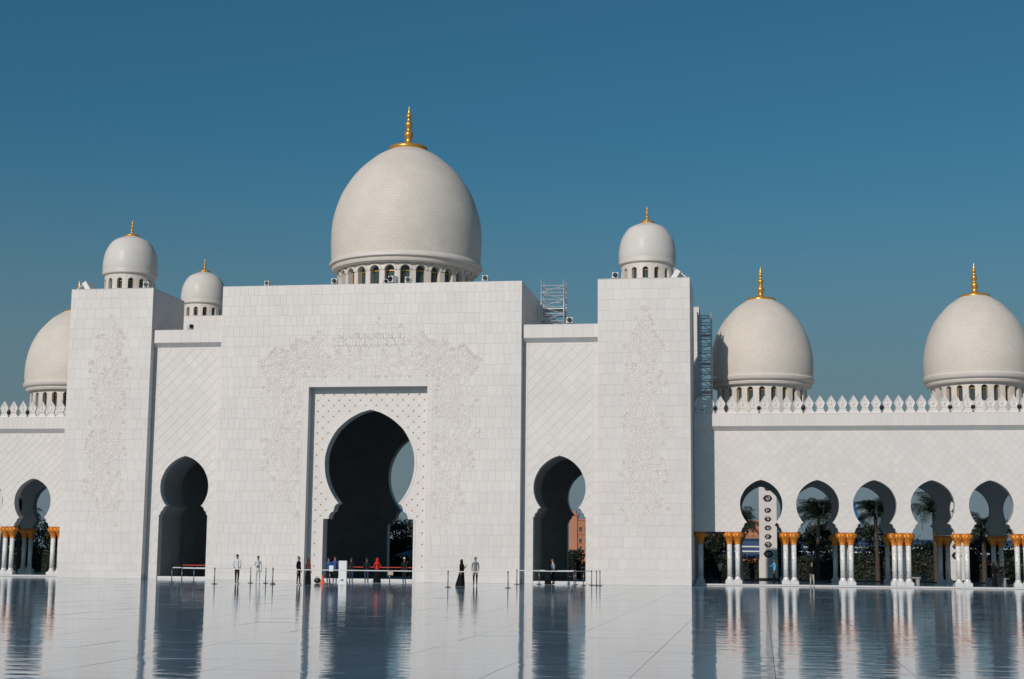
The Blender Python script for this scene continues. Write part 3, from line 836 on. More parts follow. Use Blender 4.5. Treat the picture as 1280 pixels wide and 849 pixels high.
def arcade(label, xa, xb, centers, pairs, singles, triples, merl0, domes, seed):
    """xa < xb; pairs = x of the paired columns"""
    t = thing('arcade', label, 'arcade', ((xa+xb)/2, 8, 0), 'domed arcades beside the gate')
    yf, yb = 4.0, 4.7
    b = MB(); wall_arch(b, xa, xb, 3.58, 10.75, centers, ARC_ARCH, yf, yb, lip=.013)
    wall = b.build('arcade_wall', backing, t)
    reg = traps(xa, xb, 3.58, 10.75, centers, ARC_ARCH)
    vis = lambda q: (-round(q[0], 2), (0 if -29 < q[1] < 45 else 1), -q[1])
    regd = [clip(r, rect(xa, xb, 3.58, 10.3)) for r in reg]; regd = [r for r in regd if len(r) >= 3]
    clad(wall, regd, diamond_cells(xa, xb, 3.52, 10.3, .62, .62, ox=centers[0]), front(yf), marble, nmax=300, prio=vis)
    clad(wall, [rect(xa, xb, 10.3, 10.75)], grid_cells(xa, xb, 10.3, 10.75, (.62,), .45), front(yf), marble, nmax=60, prio=vis)
    b = MB(); b.box(xa, xb, yf-.339, yb+.1, 10.75, 11.58)
    band = b.build('arcade_cornice', backing, t)
    clad(band, [rect(xa, xb, 10.75, 11.58)], grid_cells(xa, xb, 10.75, 11.58, (.36,), .82), front(yf-.352), marble, nmax=120, prio=vis)
    MB().box(xa, xb, yf-.36, yb+.1, 11.58, 11.63).build('coping', plainm, band)
    cove(xa, xb, yf-.35, yf, 10.75, .31).build('cove', plainm, band)
    x = merl0
    while x < xb-.3:
        if x > xa+.2: part('merlon', MERL, t, (x, yf-.18, 11.63))
        x += .7436
    # rear wall, roof, floor
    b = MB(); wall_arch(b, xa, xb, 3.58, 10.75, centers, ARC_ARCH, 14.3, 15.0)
    b.build('rear_wall', shadem, t)
    MB().box(xa, xb, 4.7, 14.3, 9.3, 9.7).build('ceiling', shadem, t)
    MB().box(xa, xb, 4.8, 15.0, 10.75, 11.3).build('roof', plainm, t)
    MB().box(xa, xb, 2.50, 15.5, .0, FZ).build('step', stepm, t)
    MB().box(xa, xb, 3.3, 15.45, FZ, FZ+.006).build('arcade_floor', floorm, t)
    for p in pairs:
        for dx in (-.275, .275):
            column(t, p+dx, yf+.36); column(t, p+dx, 14.65)
    for p in singles: column(t, p, yf+.36)
    for (p, q) in triples: column(t, p, q)
    for (dx, k) in domes:
        P = lambda pr: [(r*k*1.0177, 2.1+(z-2.1)*1.0177) for r, z in pr]
        dome(t, (dx, 9.4), P(MID), tiles_mid, .71, 20.42, P(MID_CORN), 3.20*k, 11.2, 13.92, 24, .21, 12.65, 13.56, .32)
    return t
rc = [26.65+ARC_PITCH*i for i in range(9)]
arcade('long white arcade with domes and gold capitals right of the gate', 22.12, 26.65+ARC_PITCH*9.5, rc, [24.76+ARC_PITCH*i for i in range(10)], [22.51], [(32.28, 4.95), (35.46, 5.0), (36.03, 5.05)], 22.50, [(26.82, 1.0), (41.85, 1.0), (56.9, 1.0)], 71)
lc = [-26.29-ARC_PITCH*i for i in range(6)][::-1]
arcade('white arcade with one dome at the left edge, beyond the left tower', -26.29-ARC_PITCH*6.5+1.88, -22.12, lc, [-28.17-ARC_PITCH*i for i in range(6)]+[-24.41], [], [], -26.29-ARC_PITCH*6, [(-26.05, 1.02)], 72)

# ------------------------------------------------------------------ things on the roofs
def floodlight(x, y, z, label, yawd=0.0, s=1.0):
    t = thing('floodlight', label, 'floodlight', (x, y, z), 'white floodlights on the roof edges', math.radians(yawd))
    h = MB(); h.box(-.20*s, .20*s, -.22*s, .26*s, .12*s, .50*s); local(bpy.data.objects.new('housing', h.mesh('housing', white_paint)), t)
    l = MB(); l.cur = 0
    l.tube([(0, -.22*s, .31*s), (0, -.29*s, .31*s)], [.17*s, .15*s], 16); local(bpy.data.objects.new('lens', l.mesh('lens', black)), t)
    b = MB(); b.box(-.24*s, -.21*s, -.04, .06, 0, .34*s); b.box(.21*s, .24*s, -.04, .06, 0, .34*s); b.box(-.21*s, .21*s, -.04, .06, 0, .04)
    local(bpy.data.objects.new('bracket', b.mesh('bracket', steel)), t)
for (x, y, z, lb, a, s) in (
    (-7.6, .45, HT, 'small white floodlight alone on the left half of the gate roof edge', -5, .8),
    (-2.7, .45, HT, 'white floodlight on the roof edge just left of the great dome drum', 8, .95),
    (0.95, .55, HT, 'small dark fronted floodlight before the third arched window of the great drum', 25, .75),
    (1.5, .50, HT, 'largest white floodlight before the great drum, housing turned left', -30, 1.15),
    (2.6, .45, HT, 'white floodlight before the middle window of the great drum', 5, .95),
    (8.05, .45, HT, 'white floodlight on the roof edge right of the great dome', 5, .95),
    (17.05, .45, HT, 'white floodlight on the right tower, left of its small dome', 5, 1.0),
    (13.9, .70, 17.47, 'white floodlight at the foot of the scaffold on the right wing', 5, 1.0),
    (-16.6, .45, HT, 'white floodlight on the left tower, right of its small dome', 0, 1.0),
    (-13.3, .75, 17.47, 'grey floodlight turned sideways on the left wing roof below the set back dome', 35, .9)):
    floodlight(x, y, z, lb, a, s)
def globe(x, z, label, y=2.62):
    t = thing('spotlight', label, 'spotlight', (x, y, z), 'black round spotlights between the merlons')
    b = MB().ball((0, -.02, .36), .15, 12); b.tube([(0, -.02, .36), (0, -.16, .36)], [.13, .12], 12)
    local(bpy.data.objects.new('lamp_head', b.mesh('lamp_head', black, True)), t)
    p = MB().tube([(0, 0, 0), (0, 0, .24)], .035, 8); p.lathe([(.10, 0), (.10, .05), (.04, .08)], 10)
    local(bpy.data.objects.new('stem', p.mesh('stem', post_steel)), t)
for n_, lb in ((1, 'beside the right tower'), (5, 'below the middle of the first dome right of the gate'), (9, 'right of the first dome right of the gate'),
              (16, 'alone midway between the two right hand domes'), (22, 'left below the far right dome'), (24, 'second one below the far right dome'),
              (28, 'at the right edge of the picture')):
    globe(22.50+.7436*(n_+.5), 11.63, 'black round spotlight between merlons '+lb, 3.82)
for n_, lb in ((27.5, 'at the left edge of the picture'), (29.5, 'below the left edge dome')):
    globe(-26.29-ARC_PITCH*6+.7436*n_, 11.63, 'black round spotlight between merlons '+lb, 3.82)
def hatch(x, s, label):
    t = thing('roof_hatch', label, 'hatch', (x, 2.0, HT), 'propped white hatches on the towers')
    a = MB(); L_ = .95; th = math.radians(62)
    def slab(mb, x0, z0, ang, ln, w, d):
        c, sn = math.cos(ang), math.sin(ang)
        pts = [(x0, z0), (x0+c*ln, z0+sn*ln), (x0+c*ln-sn*w, z0+sn*ln+c*w), (x0-sn*w, z0+c*w)]
        pts = [(s*p, q) for p, q in pts]
        if s < 0: pts = pts[::-1]
        mb.face([(p, -d, q) for p, q in pts]); mb.face([(p, d, q) for p, q in reversed(pts)])
        for (p, q), (p2, q2) in zip(pts, pts[1:]+pts[:1]): mb.face([(p, -d, q), (p, d, q), (p2, d, q2), (p2, -d, q2)])
    slab(a, -.15, .02, math.radians(58), .80, .34, .6)
    local(bpy.data.objects.new('lid', a.mesh('lid', white_paint)), t)
    b = MB(); slab(b, .92, .04, math.radians(140), .88, -.05, .5)
    local(bpy.data.objects.new('prop_panel', b.mesh('prop_panel', white_paint)), t)
hatch(21.15, 1, 'tilted white slab propped on the right tower beside its small dome')
hatch(-21.75, -1, 'tilted white slab propped at the left edge of the left tower roof')
def scaffold(label, x0, x1, y0, y1, z0, z1, lift, mat, plank, diag=True):
    t = thing('scaffold_tower', label, 'scaffold', (x0, y0, z0), 'scaffold towers on the roofs')
    r = .045
    for x in (x0, x1):
        for y in (y0, y1): MB().tube([(x, y, z0), (x, y, z1)], r, 8).build('standard', mat, t, smooth=True)
    z = z0+.35; k = 0
    while z < z1+.01:
        m = MB()
        for y in (y0, y1): m.tube([(x0, y, z), (x1, y, z)], r*.9, 6)
        for x in (x0, x1): m.tube([(x, y0, z), (x, y1, z)], r*.9, 6)
        m.build('ledger', mat, t)
        if diag and z+lift < z1:
            d = MB(); d.tube([(x0 if k % 2 else x1, y0, z), (x1 if k % 2 else x0, y0, z+lift)], r*.7, 6)
            d.tube([(x1, y0 if k % 2 else y1, z), (x1, y1 if k % 2 else y0, z+lift)], r*.7, 6); d.build('brace', mat, t)
        z += lift; k += 1
    for z in plank: MB().box(x0+.05, x1-.05, y0+.05, y1-.05, z, z+.06).build('platform', mat, t)
scaffold('pale aluminium scaffold tower standing on the right wing roof beside the gate block', 11.05, 12.7, 6.8, 8.2, 16.8, 21.75, .52, steel, (19.6,), True)
scaffold('grey scaffold tower in shade against the side of the right tower', 22.42, 23.35, 5.1, 6.3, 11.3, 18.9, .50, steel, (13.3, 15.3, 17.3), True)

# ------------------------------------------------------------------ barrier posts
def post(x, y, label, belts=(), col=belt_white, h=.97, sag=.0, z0=0.0):
    t = thing('barrier_post', label, 'barrier post', (x, y, z0), 'queue barrier posts before the gate')
    def L(n, mb, m, sm=True): return local(bpy.data.objects.new(n, mb.mesh(n, m, sm)), t)
    L('base', MB().lathe([(.17, .0), (.17, .012), (.15, .03), (.05, .045), (.032, .06)], 20), post_steel)
    L('pole', MB().lathe([(.030, .05), (.030, h-.10)], 12), post_steel)
    L('head', MB().lathe([(.040, h-.10), (.040, h-.01), (.030, h)], 12), black)
    for (bx, by) in belts:
        m = MB(); n = 6; dx, dy = bx-x, by-y; l = math.hypot(dx, dy); nx, ny = -dy/l*.004, dx/l*.004
        for k in range(n):
            a, c = k/n, (k+1)/n
            za = h-.035-sag*4*a*(1-a); zb = h-.035-sag*4*c*(1-c)
            for s in (1, -1):
                q = [(dx*a+nx*s, dy*a+ny*s, za-.055), (dx*c+nx*s, dy*c+ny*s, zb-.055), (dx*c+nx*s, dy*c+ny*s, zb), (dx*a+nx*s, dy*a+ny*s, za)]
                m.face(q if s < 0 else q[::-1])
            m.face([(dx*a+nx, dy*a+ny, za), (dx*a-nx, dy*a-ny, za), (dx*c-nx, dy*c-ny, zb), (dx*c+nx, dy*c+ny, zb)])
        L('belt', m, col, False)
    return t
A = [(-8.5, -11.2), (-5.91, -12.5), (-2.26, -12.5), (1.26, -12.5), (4.92, -12.5), (8.44, -12.5), (12.01, -12.5)]
LA = ['post before the left arch, its white belt stretched to the right', 'first post left of the man in white shirt', 'dark post between the man in white and the man in navy',
      'post with a white notice before the great arch', 'post with a tan notice before the great arch', 'dark post left of the woman in the black cloak', 'dark post right of the couple, before the plain wall']
for i, (x, y) in enumerate(A):
    post(x, y, LA[i], [A[i+1]] if i < len(A)-1 else [])
post(-4.86, -9, 'post between the two men in white, near the wall', [(-8.42, -9.4)])
post(-8.42, -9.4, 'post near the right edge of the left arch', [(-9.95, -9.2)])
post(-9.95, -9.2, 'post in front of the middle of the left arch')
post(-3.87, -9, 'thin post just right of the man in all white, nearer the wall')
post(-3.55, -8.6, 'rearmost thin post right of the man in all white')
B = [(10.93, -2.5), (14.9, -4.4)]
post(10.93, -2.5, 'post at the left side of the right arch, white belt across it', [(14.9, -4.4), (12.2, -1.2)], sag=.02)
post(12.2, -1.2, 'post in the shade inside the left of the right arch', [(14.6, -1.0)], sag=.02)
post(14.9, -4.4, 'nearest post before the right arch, at its right side', [(15.37, -3.2)])
post(15.37, -3.2, 'second post at the right side of the right arch', [(15.81, -2.5)])
post(15.81, -2.5, 'third post right of the right arch, against the wall', [(16.17, -2.9)])
post(16.17, -2.9, 'fourth post right of the right arch, against the wall', [(16.43, -3.3)])
post(16.43, -3.3, 'last post of the cluster right of the right arch')
post(14.6, -1.0, 'rear post by the right jamb of the right arch')
R_ = [(-2.75, 3.0), (0.2, 3.2), (2.9, 3.4)]
post(-2.75, 3.0, 'red belt post in the shade at the left of the great arch', [R_[1]], belt_red, z0=.02)
post(0.2, 3.2, 'red belt post in the shade at the middle of the great arch', [R_[2]], belt_red, z0=.02)
post(2.9, 3.4, 'red belt post in the shade at the right of the great arch', [], belt_red, z0=.02)
post(-14.9, 3.2, 'red belt post in the dark at the left of the left arch', [(-12.0, 3.2)], belt_red, z0=.02)
post(-12.0, 3.2, 'red belt post in the dark at the right of the left arch', [], belt_red, z0=.02)
def notice(x, y, z, w, h, m, label):
    t = thing('notice_board', label, 'notice', (x, y-.06, z))
    local(bpy.data.objects.new('board', MB().box(-w/2, w/2, -.012, .012, 0, h).mesh('board', m)), t)
    local(bpy.data.objects.new('clip', MB().box(-.03, .03, .012, .05, .05, .12).mesh('clip', post_steel)), t)
notice(1.36, -12.5, .84, .26, .34, white_paint, 'small white notice on the post before the great arch')
notice(4.98, -12.5, .66, .32, .26, M('tan_card', (.45, .36, .26), .7), 'small tan notice hung on a post before the great arch')
k = thing('information_stand', 'tall white rectangular stand in front of the great arch', 'stand', (.24, -6, 0))
local(bpy.data.objects.new('panel', MB().box(-.26, .26, -.10, .10, .12, 1.42).mesh('panel', white_paint)), k)
local(bpy.data.objects.new('foot', MB().box(-.30, .30, -.2, .2, 0, .10).box(-.10, .10, -.08, .08, .10, .14).mesh('foot', white_paint)), k)
local(bpy.data.objects.new('socket_cover', MB().box(-.10, .08, -.112, -.10, .16, .24).mesh('socket_cover', black)), k)
c = thing('traffic_cone', 'small orange cone on the floor left of the great arch', 'cone', (-.80, -7, 0))
orange = M('orange_plastic', (.75, .10, .03), .45)
local(bpy.data.objects.new('cone_body', MB().lathe([(.14, .03), (.12, .06), (.03, .50), (.02, .51)], 20).mesh('cone_body', orange, True)), c)
local(bpy.data.objects.new('base', MB().box(-.19, .19, -.19, .19, 0, .035).mesh('base', orange)), c)
bg = thing('black_bag', 'rounded black bag on the floor beside the orange cone', 'bag', (-1.12, -7.05, 0))
local(bpy.data.objects.new('bag_body', MB().ball((0, 0, .17), .2, 14, (1.15, .8, .85)).mesh('bag_body', black, True)), bg)
local(bpy.data.objects.new('strap', MB().tube([(-.14, 0, .3), (-.08, 0, .40), (.06, 0, .41), (.14, 0, .3)], .018, 6).mesh('strap', black)), bg)

# ------------------------------------------------------------------ people
def cloth(c, r=.85): return M('cloth_%02x%02x%02x' % tuple(int(v*255) for v in c), c, r, noise=(9, .18), ior=1.2)
SK1 = M('skin_tan', (.36, .20, .13), .55); SK2 = M('skin_brown', (.20, .11, .07), .55)
HAIR = M('dark_hair', (.012, .010, .009), .5); SHOE = M('dark_shoe', (.03, .022, .02), .5)
def person(label, loc, face, h, top, bot, skin=SK1, hair='short', shoe=SHOE, stride=.0, arms='down', skirt=None, scarf=None, lean=0.0, cap=None, group=None):
    """face: direction the person looks, degrees from -Y (towards the camera) anticlockwise"""
    t = thing('person', label, 'person', loc, group, math.radians(face)); t.scale = (h/1.76,)*3
    V = []; E = []; R = []; BN = []
    def vt(x, y, z, r, ry=None): V.append((x, y+lean*max(0, z-.9), z)); R.append((r, ry or r)); return len(V)-1
    def ch(ids):
        for a, b_ in zip(ids, ids[1:]): E.append((a, b_))
    pel = vt(0, 0, .96, .135, .105); wa = vt(0, 0, 1.12, .125, .095); che = vt(0, 0, 1.32, .155, .105); nk0 = vt(0, .005, 1.46, .085, .075); nk = vt(0, 0, 1.53, .052)
    hd0 = vt(0, -.012, 1.60, .068, .078); hd1 = vt(0, -.008, 1.67, .076, .090); hd2 = vt(0, .004, 1.73, .062, .072)
    ch([pel, wa, che, nk0, nk, hd0, hd1, hd2])
    for s in (-1, 1):
        f = stride*s
        hip = vt(s*.085, 0, .90, .092); kn = vt(s*.095, -.16*f-.02, .50, .060); an = vt(s*.098, -.34*f+(.10*abs(f) if f < 0 else 0), .10, .040)
        hl = vt(s*.10, -.34*f+.03, .045, .036); to = vt(s*.11, -.34*f-.15, .035, .032)
        ch([pel, hip, kn, an]); ch([an, hl]); ch([an, to])
    hands = []
    for s in (-1, 1):
        sh = vt(s*.165, .0, 1.42, .060)
        mode = arms if isinstance(arms, str) else arms[0 if s < 0 else 1]
        if mode == 'down': el = (s*.205, .02, 1.14); wr = (s*.212, -.05, .90); hn = (s*.208, -.07, .82)
        elif mode == 'swing': el = (s*.22, .10*s*(1 if stride > 0 else -1), 1.15); wr = (s*.22, -.02+.16*s*(1 if stride > 0 else -1), .93); hn = (s*.22, -.04+.18*s, .85)
        elif mode == 'front': el = (s*.23, .0, 1.14); wr = (s*.10, -.24, 1.12); hn = (s*.05, -.30, 1.14)
        elif mode == 'phone': el = (s*.22, -.02, 1.15); wr = (s*.10, -.26, 1.30); hn = (s*.07, -.30, 1.36)
        elif mode == 'pocket': el = (s*.25, .06, 1.16); wr = (s*.20, -.03, .98); hn = (s*.17, -.06, .92)
        else: el = (s*.30, -.10, 1.20); wr = (s*.22, -.36, 1.26); hn = (s*.20, -.44, 1.28)
        e = vt(*el, .045); w = vt(*wr, .030); hh = vt(*hn, .034, .020)
        ch([che, sh, e, w, hh]); hands.append((Vector(wr), Vector(hn), s))
    me = bpy.data.meshes.new('body'); me.from_pydata(V, E, [])
    ob = bpy.data.objects.new('tmp', me); COL.objects.link(ob)
    sk = ob.modifiers.new('s', 'SKIN'); sk.use_smooth_shade = True; sk.branch_smoothing = .6
    if not me.skin_vertices: me.attributes.new('skin', 'FLOAT', 'POINT')
    for i, sv in enumerate(me.skin_vertices[0].data):
        sv.radius = R[i]; sv.use_root = (i == 0)
    sb = ob.modifiers.new('b', 'SUBSURF'); sb.levels = 1; sb.render_levels = 1
    dg = bpy.context.evaluated_depsgraph_get()
    em = bpy.data.meshes.new_from_object(ob.evaluated_get(dg)); em.name = 'body'
    bpy.data.objects.remove(ob)
    mats = [top, bot, skin, shoe]
    vv = [tuple(v.co) for v in em.vertices]; ff = [tuple(p.vertices) for p in em.polygons]
    mi = []
    for p in em.polygons:
        c = p.center; z = c.z
        if z > 1.485: k = 2
        elif any((c-a).dot((b_-a).normalized()) > -.02 and (c-b_).length < .15 for a, b_, s in hands): k = 2
        elif z < .085: k = 3
        elif z < .93 and abs(c.x) < .205 and not (abs(c.x) > .185 and z > .75): k = 1
        else: k = 0
        mi.append(k)
    mb = MB(); mb.v = vv; mb.f = ff; mb.m = mi
    # fingers, ears, nose, eyes
    mb.cur = 2
    for a, b_, s in hands:
        d = (b_-a).normalized(); side = d.cross(Vector((s, 0, 0)))
        if side.length < .2: side = d.cross(Vector((0, 0, 1)))
        side.normalize(); nrm = side.cross(d).normalized()
        for q, (o_, l) in enumerate(((-.024, .062), (-.008, .074), (.008, .070), (.024, .056))):
            p0 = b_+side*o_; p1 = p0+d*l*.5+nrm*.006; p2 = p0+d*l+nrm*.022
            mb.tube([p0-d*.01, p1, p2], [.0095, .0085, .006], 6)
        mb.tube([a+d*.045+side*.026, a+d*.075+side*.05, a+d*.11+side*.052], [.011, .010, .007], 6)
    ly = lean*.75
    for s in (-1, 1): mb.ball((s*.078, ly+.0, 1.655), .022, 6, (.45, .8, 1.2))
    mb.tube([(0, ly-.088, 1.672), (0, ly-.112, 1.645), (0, ly-.09, 1.635)], [.008, .013, .008], 6)
    mb.cur = 4
    for s in (-1, 1): mb.ball((s*.03, ly-.084, 1.678), .011, 6)
    mb.tube([(-.022, ly-.088, 1.612), (.022, ly-.088, 1.612)], .006, 5)
    zmin = min(v[2] for v in mb.v); mb.v = [(x, y, z-zmin*max(0, 1-z/.5)) for x, y, z in mb.v]
    o = bpy.data.objects.new('body', mb.mesh('body', mats+[HAIR], True)); local(o, t)
    hm = MB()
    if scarf is None:
        n = 14
        for k in range(5):
            ph = k/4*1.45
            for j in range(n):
                a = 2*PI*j/n
                fr = 1 if math.sin(a) > -.25 else .55
                pp = ph*fr
                hm.v.append((.088*math.sin(pp)*math.cos(a), ly+.010+.102*math.sin(pp)*math.sin(a), 1.69+.088*math.cos(pp)-(.03 if k == 4 and math.sin(a) > .2 else 0)))
        for k in range(4):
            for j in range(n): hm.f.append((k*n+j, (k+1)*n+j, (k+1)*n+(j+1) % n, k*n+(j+1) % n)); hm.m.append(0)
        local(bpy.data.objects.new('cap' if cap else 'hair', hm.mesh('hair', cap or HAIR, True)), t)
    else:
        n = 16; rows = [(1.79, .0, .0), (1.775, .06, .01), (1.72, .098, .012), (1.64, .105, .015), (1.56, .105, .02), (1.49, .12, .01), (1.42, .185, 0), (1.34, .20, 0)]
        for z, r, dy in rows:
            for j in range(n):
                a = 2*PI*j/n; cut = .80 if (math.sin(a) < -.6 and 1.58 < z < 1.74) else 1.0
                hm.v.append((max(r, .001)*math.cos(a), ly+dy+max(r, .001)*(1.05 if z > 1.5 else .72)*math.sin(a)*cut, z))
        for k in range(len(rows)-1):
            for j in range(n): hm.f.append((k*n+j, (k+1)*n+j, (k+1)*n+(j+1) % n, k*n+(j+1) % n)); hm.m.append(0)
        local(bpy.data.objects.new('headscarf', hm.mesh('headscarf', scarf, True)), t)
    if skirt:
        sm, zt, flare, tail = skirt
        km = MB(); n = 24
        rows = [(zt, .165), (zt-.25, .185), (.75, .20+flare*.2), (.4, .22+flare*.55), (.012, .24+flare)]
        if zt > 1.2: rows = [(1.44, .19), (1.30, .205), (1.10, .19), (.92, .20), (.70, .21+flare*.2), (.4, .23+flare*.55), (.008, .25+flare)]
        for z, r in rows:
            for j in range(n):
                a = 2*PI*j/n; w = 1+.06*math.sin(a*7)*(1 if z < .8 else .2)
                ty = tail*max(0, (.95-z)) if math.sin(a) > 0 else 0
                km.v.append((r*math.cos(a)*w, lean*max(0, z-.9)+r*.72*math.sin(a)*w+ty*max(0, math.sin(a)), z))
        for k in range(len(rows)-1):
            for j in range(n): km.f.append((k*n+j, (k+1)*n+j, (k+1)*n+(j+1) % n, k*n+(j+1) % n)); km.m.append(0)
        local(bpy.data.objects.new('robe' if zt > 1.2 else 'skirt', km.mesh('skirt', sm, True)), t)
    return t
WH = cloth((.66, .67, .70)); LG = cloth((.60, .60, .60)); BK = cloth((.010, .010, .012)); NV = cloth((.018, .028, .06)); BR = cloth((.13, .05, .035))
BL = cloth((.05, .10, .28)); DK = cloth((.022, .024, .028)); RED = cloth((.62, .04, .03)); GR = cloth((.20, .215, .225)); SKY = cloth((.13, .42, .70)); BE = cloth((.42, .38, .33)); JEAN = cloth((.04, .06, .11))
REDSHOE = M('red_shoe', (.25, .05, .03), .5)
person('man in white shirt and black trousers with his back turned, left of the portal', (-4.9, -11.4, 0), 172, 1.77, WH, BK, SK2, arms='pocket', stride=.12)
person('man dressed all in white standing right of the man in black trousers', (-3.78, -10.8, 0), 30, 1.69, LG, LG, SK2, shoe=REDSHOE, arms=('front', 'down'))
person('man in navy seen from the side, left of the great arch', (-.95, -11.6, 0), 75, 1.69, NV, NV, SK2, shoe=REDSHOE, arms='down', stride=.10)
person('woman in brown top and dark skirt beside the man in navy', (-.35, -11.6, 0), 150, 1.58, BR, BK, SK2, skirt=(BK, .98, .0, 0), scarf=BR)
person('person in blue behind the white notice, leftmost in the great arch', (-1.30, -4.0, 0), 160, 1.60, BL, DK, SK1, arms='front')
person('taller person in blue just left of the white stand', (-.72, -4.5, 0), 195, 1.68, BL, DK, SK1, arms='front')
person('person in dark clothes right beside the white stand', (.78, -6.0, 0), 180, 1.62, DK, JEAN, SK2, stride=.1)
person('dark clothed person left of the woman in red', (1.93, -6.5, 0), 185, 1.60, DK, JEAN, SK2, arms='front', shoe=M('tan_shoe', (.4, .28, .12), .6))
person('woman in a bright red top and black skirt in the great arch', (1.97, -4.0, 0), 200, 1.60, RED, BK, SK1, skirt=(BK, .95, .05, 0), scarf=RED, arms='front')
person('person in dark clothes with a white cap, right side of the great arch', (3.66, -3.5, 0), 170, 1.66, DK, DK, SK2, cap=WH, stride=.12)
person('woman in a long black cloak walking with a phone right of the portal', (8.76, -10, 0), 70, 1.60, BK, BK, SK1, skirt=(BK, 1.44, .02, .30), scarf=BK, arms=('down', 'phone'))
person('man in grey T-shirt and dark trousers beside the woman in black', (9.22, -8, 0), 8, 1.74, GR, BK, SK1, arms='down', stride=.16)
person('woman in black in the left of the right arch', (12.90, -2.0, 0), 160, 1.60, BK, BK, SK1, skirt=(BK, 1.44, .0, 0), scarf=BK)
person('man in white shirt leaning to the woman in black in the right arch', (13.20, -1.5, 0), 250, 1.66, WH, DK, SK1, lean=-.12, arms='front')
person('dark silhouette of a standing person in the right arch, the left one', (13.84, 4.0, .02), 180, 1.52, BK, BK, SK2, scarf=BK, skirt=(BK, 1.44, .0, 0))
person('dark silhouette of a broader person in the right arch, nearest its right jamb', (14.39, 4.5, .02), 20, 1.60, BK, BK, SK2, arms='front')
person('man in bright blue shirt walking under the first arcade arch', (27.5, 8.0, FZ), 290, 1.68, SKY, BK, SK2, stride=.35, arms=('reach', 'down'))
person('man in black shirt and beige trousers walking before the second arcade arch', (29.79, -1.0, 0), 20, 1.62, BK, BE, SK1, stride=.2, arms='swing')
person('person in a dark red top and jeans under the fourth arcade arch', (37.76, 9, FZ), 15, 1.62, BR, JEAN, SK1, arms='front')
person('person in black standing left of another under the fifth arcade arch', (41.89, 5, FZ), 40, 1.58, BK, BK, SK2, scarf=BK, skirt=(BK, 1.44, 0, 0))
person('person in black standing right of another under the fifth arcade arch', (42.45, 5.6, FZ), 330, 1.62, BK, DK, SK2, arms='front')
person('person in a pale top in the dark bay beside the right tower', (23.72, 8.0, FZ), 60, 1.55, WH, DK, SK1, arms='front')

# ------------------------------------------------------------------ garden behind
def palm(x, y, hgt, label, seed, spread=2.1, n=26):
    rng = random.Random(seed)
    t = thing('palm_tree', label, 'palm tree', (x, y, -.95), 'palm trees behind the arcade')
    tr = MB(); pts = []; rad = []
    bx, by = rng.uniform(-.25, .25), rng.uniform(-.2, .2)
    m = 18
    for k in range(m+1):
        u = k/m; pts.append((bx*u*u, by*u*u, hgt*u)); rad.append((.26-.08*u)*(1.08 if k % 2 else .94))
    tr.tube(pts, rad, 10); local(bpy.data.objects.new('trunk', tr.mesh('trunk', barkm, True)), t)
    meshes = []
    for v in range(4):
        f = MB(); L_ = spread*rng.uniform(.95, 1.15); P = []
        droop = .9+.5*v/3
        for k in range(13):
            u = k/12; ang = .75-u*u*1.9*droop
            P.append((P[-1][0]+math.cos(ang)*L_/12, 0, P[-1][2]+math.sin(ang)*L_/12) if P else (0, 0, 0))
        f.tube(P, [.03*(1-.8*k/12) for k in range(13)], 5)
        for k in range(2, 49):
            u = k/48*12; i = min(int(u), 11); w = u-i
            p = Vector(P[i]).lerp(Vector(P[i+1]), w); d = (Vector(P[i+1])-Vector(P[i])).normalized()
            ln = .62*math.sin(min(1, k/48*1.1+.12)*PI)**.6*spread/2.1*rng.uniform(.8, 1.1)+.08
            for s in (-1, 1):
                dirv = (d*.55+Vector((0, s, 0))*.8+Vector((0, 0, rng.uniform(-.25, .25)))).normalized()
                e = p+dirv*ln-Vector((0, 0, ln*.35)); wv = d*.026
                f.face([p-wv, p+dirv*ln*.5-wv*.9, e, p+dirv*ln*.5+wv*1.2, p+wv])
        meshes.append(f.mesh('frond', palmleaf))
    for k in range(n):
        o = bpy.data.objects.new('frond', meshes[k % 4]); local(o, t)
        o.location = (bx, by, hgt-.05+.10*(k % 3))
        el = rng.uniform(-.75, .75) if k % 3 else rng.uniform(.2, .9)
        o.rotation_euler = (rng.uniform(-.3, .3), -el, k*2.399+rng.uniform(-.2, .2))
        s = rng.uniform(.82, 1.1); o.scale = (s, s, s)
palm(24.6, 55.0, 5.8, 'palm left of the carved pylon behind the first arcade arch', 1, 3.0, 34)
palm(32.2, 56.0, 6.6, 'full crowned palm filling the second arcade arch', 2, 3.3, 40)
palm(38.2, 57.0, 6.9, 'tall palm in the middle of the third arcade arch', 3, 3.1, 38)
palm(43.7, 55.0, 7.2, 'spiky palm against the sky in the fourth arcade arch', 4, 3.2, 26)
palm(48.4, 56.0, 5.2, 'low palm in the fifth arcade arch', 5, 2.9, 30)
palm(53.4, 57.0, 6.4, 'palm at the right edge of the fifth arcade arch', 6, 3.0, 30)
palm(-54.0, 56.0, 6.6, 'palm seen through the left edge arcade arch', 7, 3.0, 30)
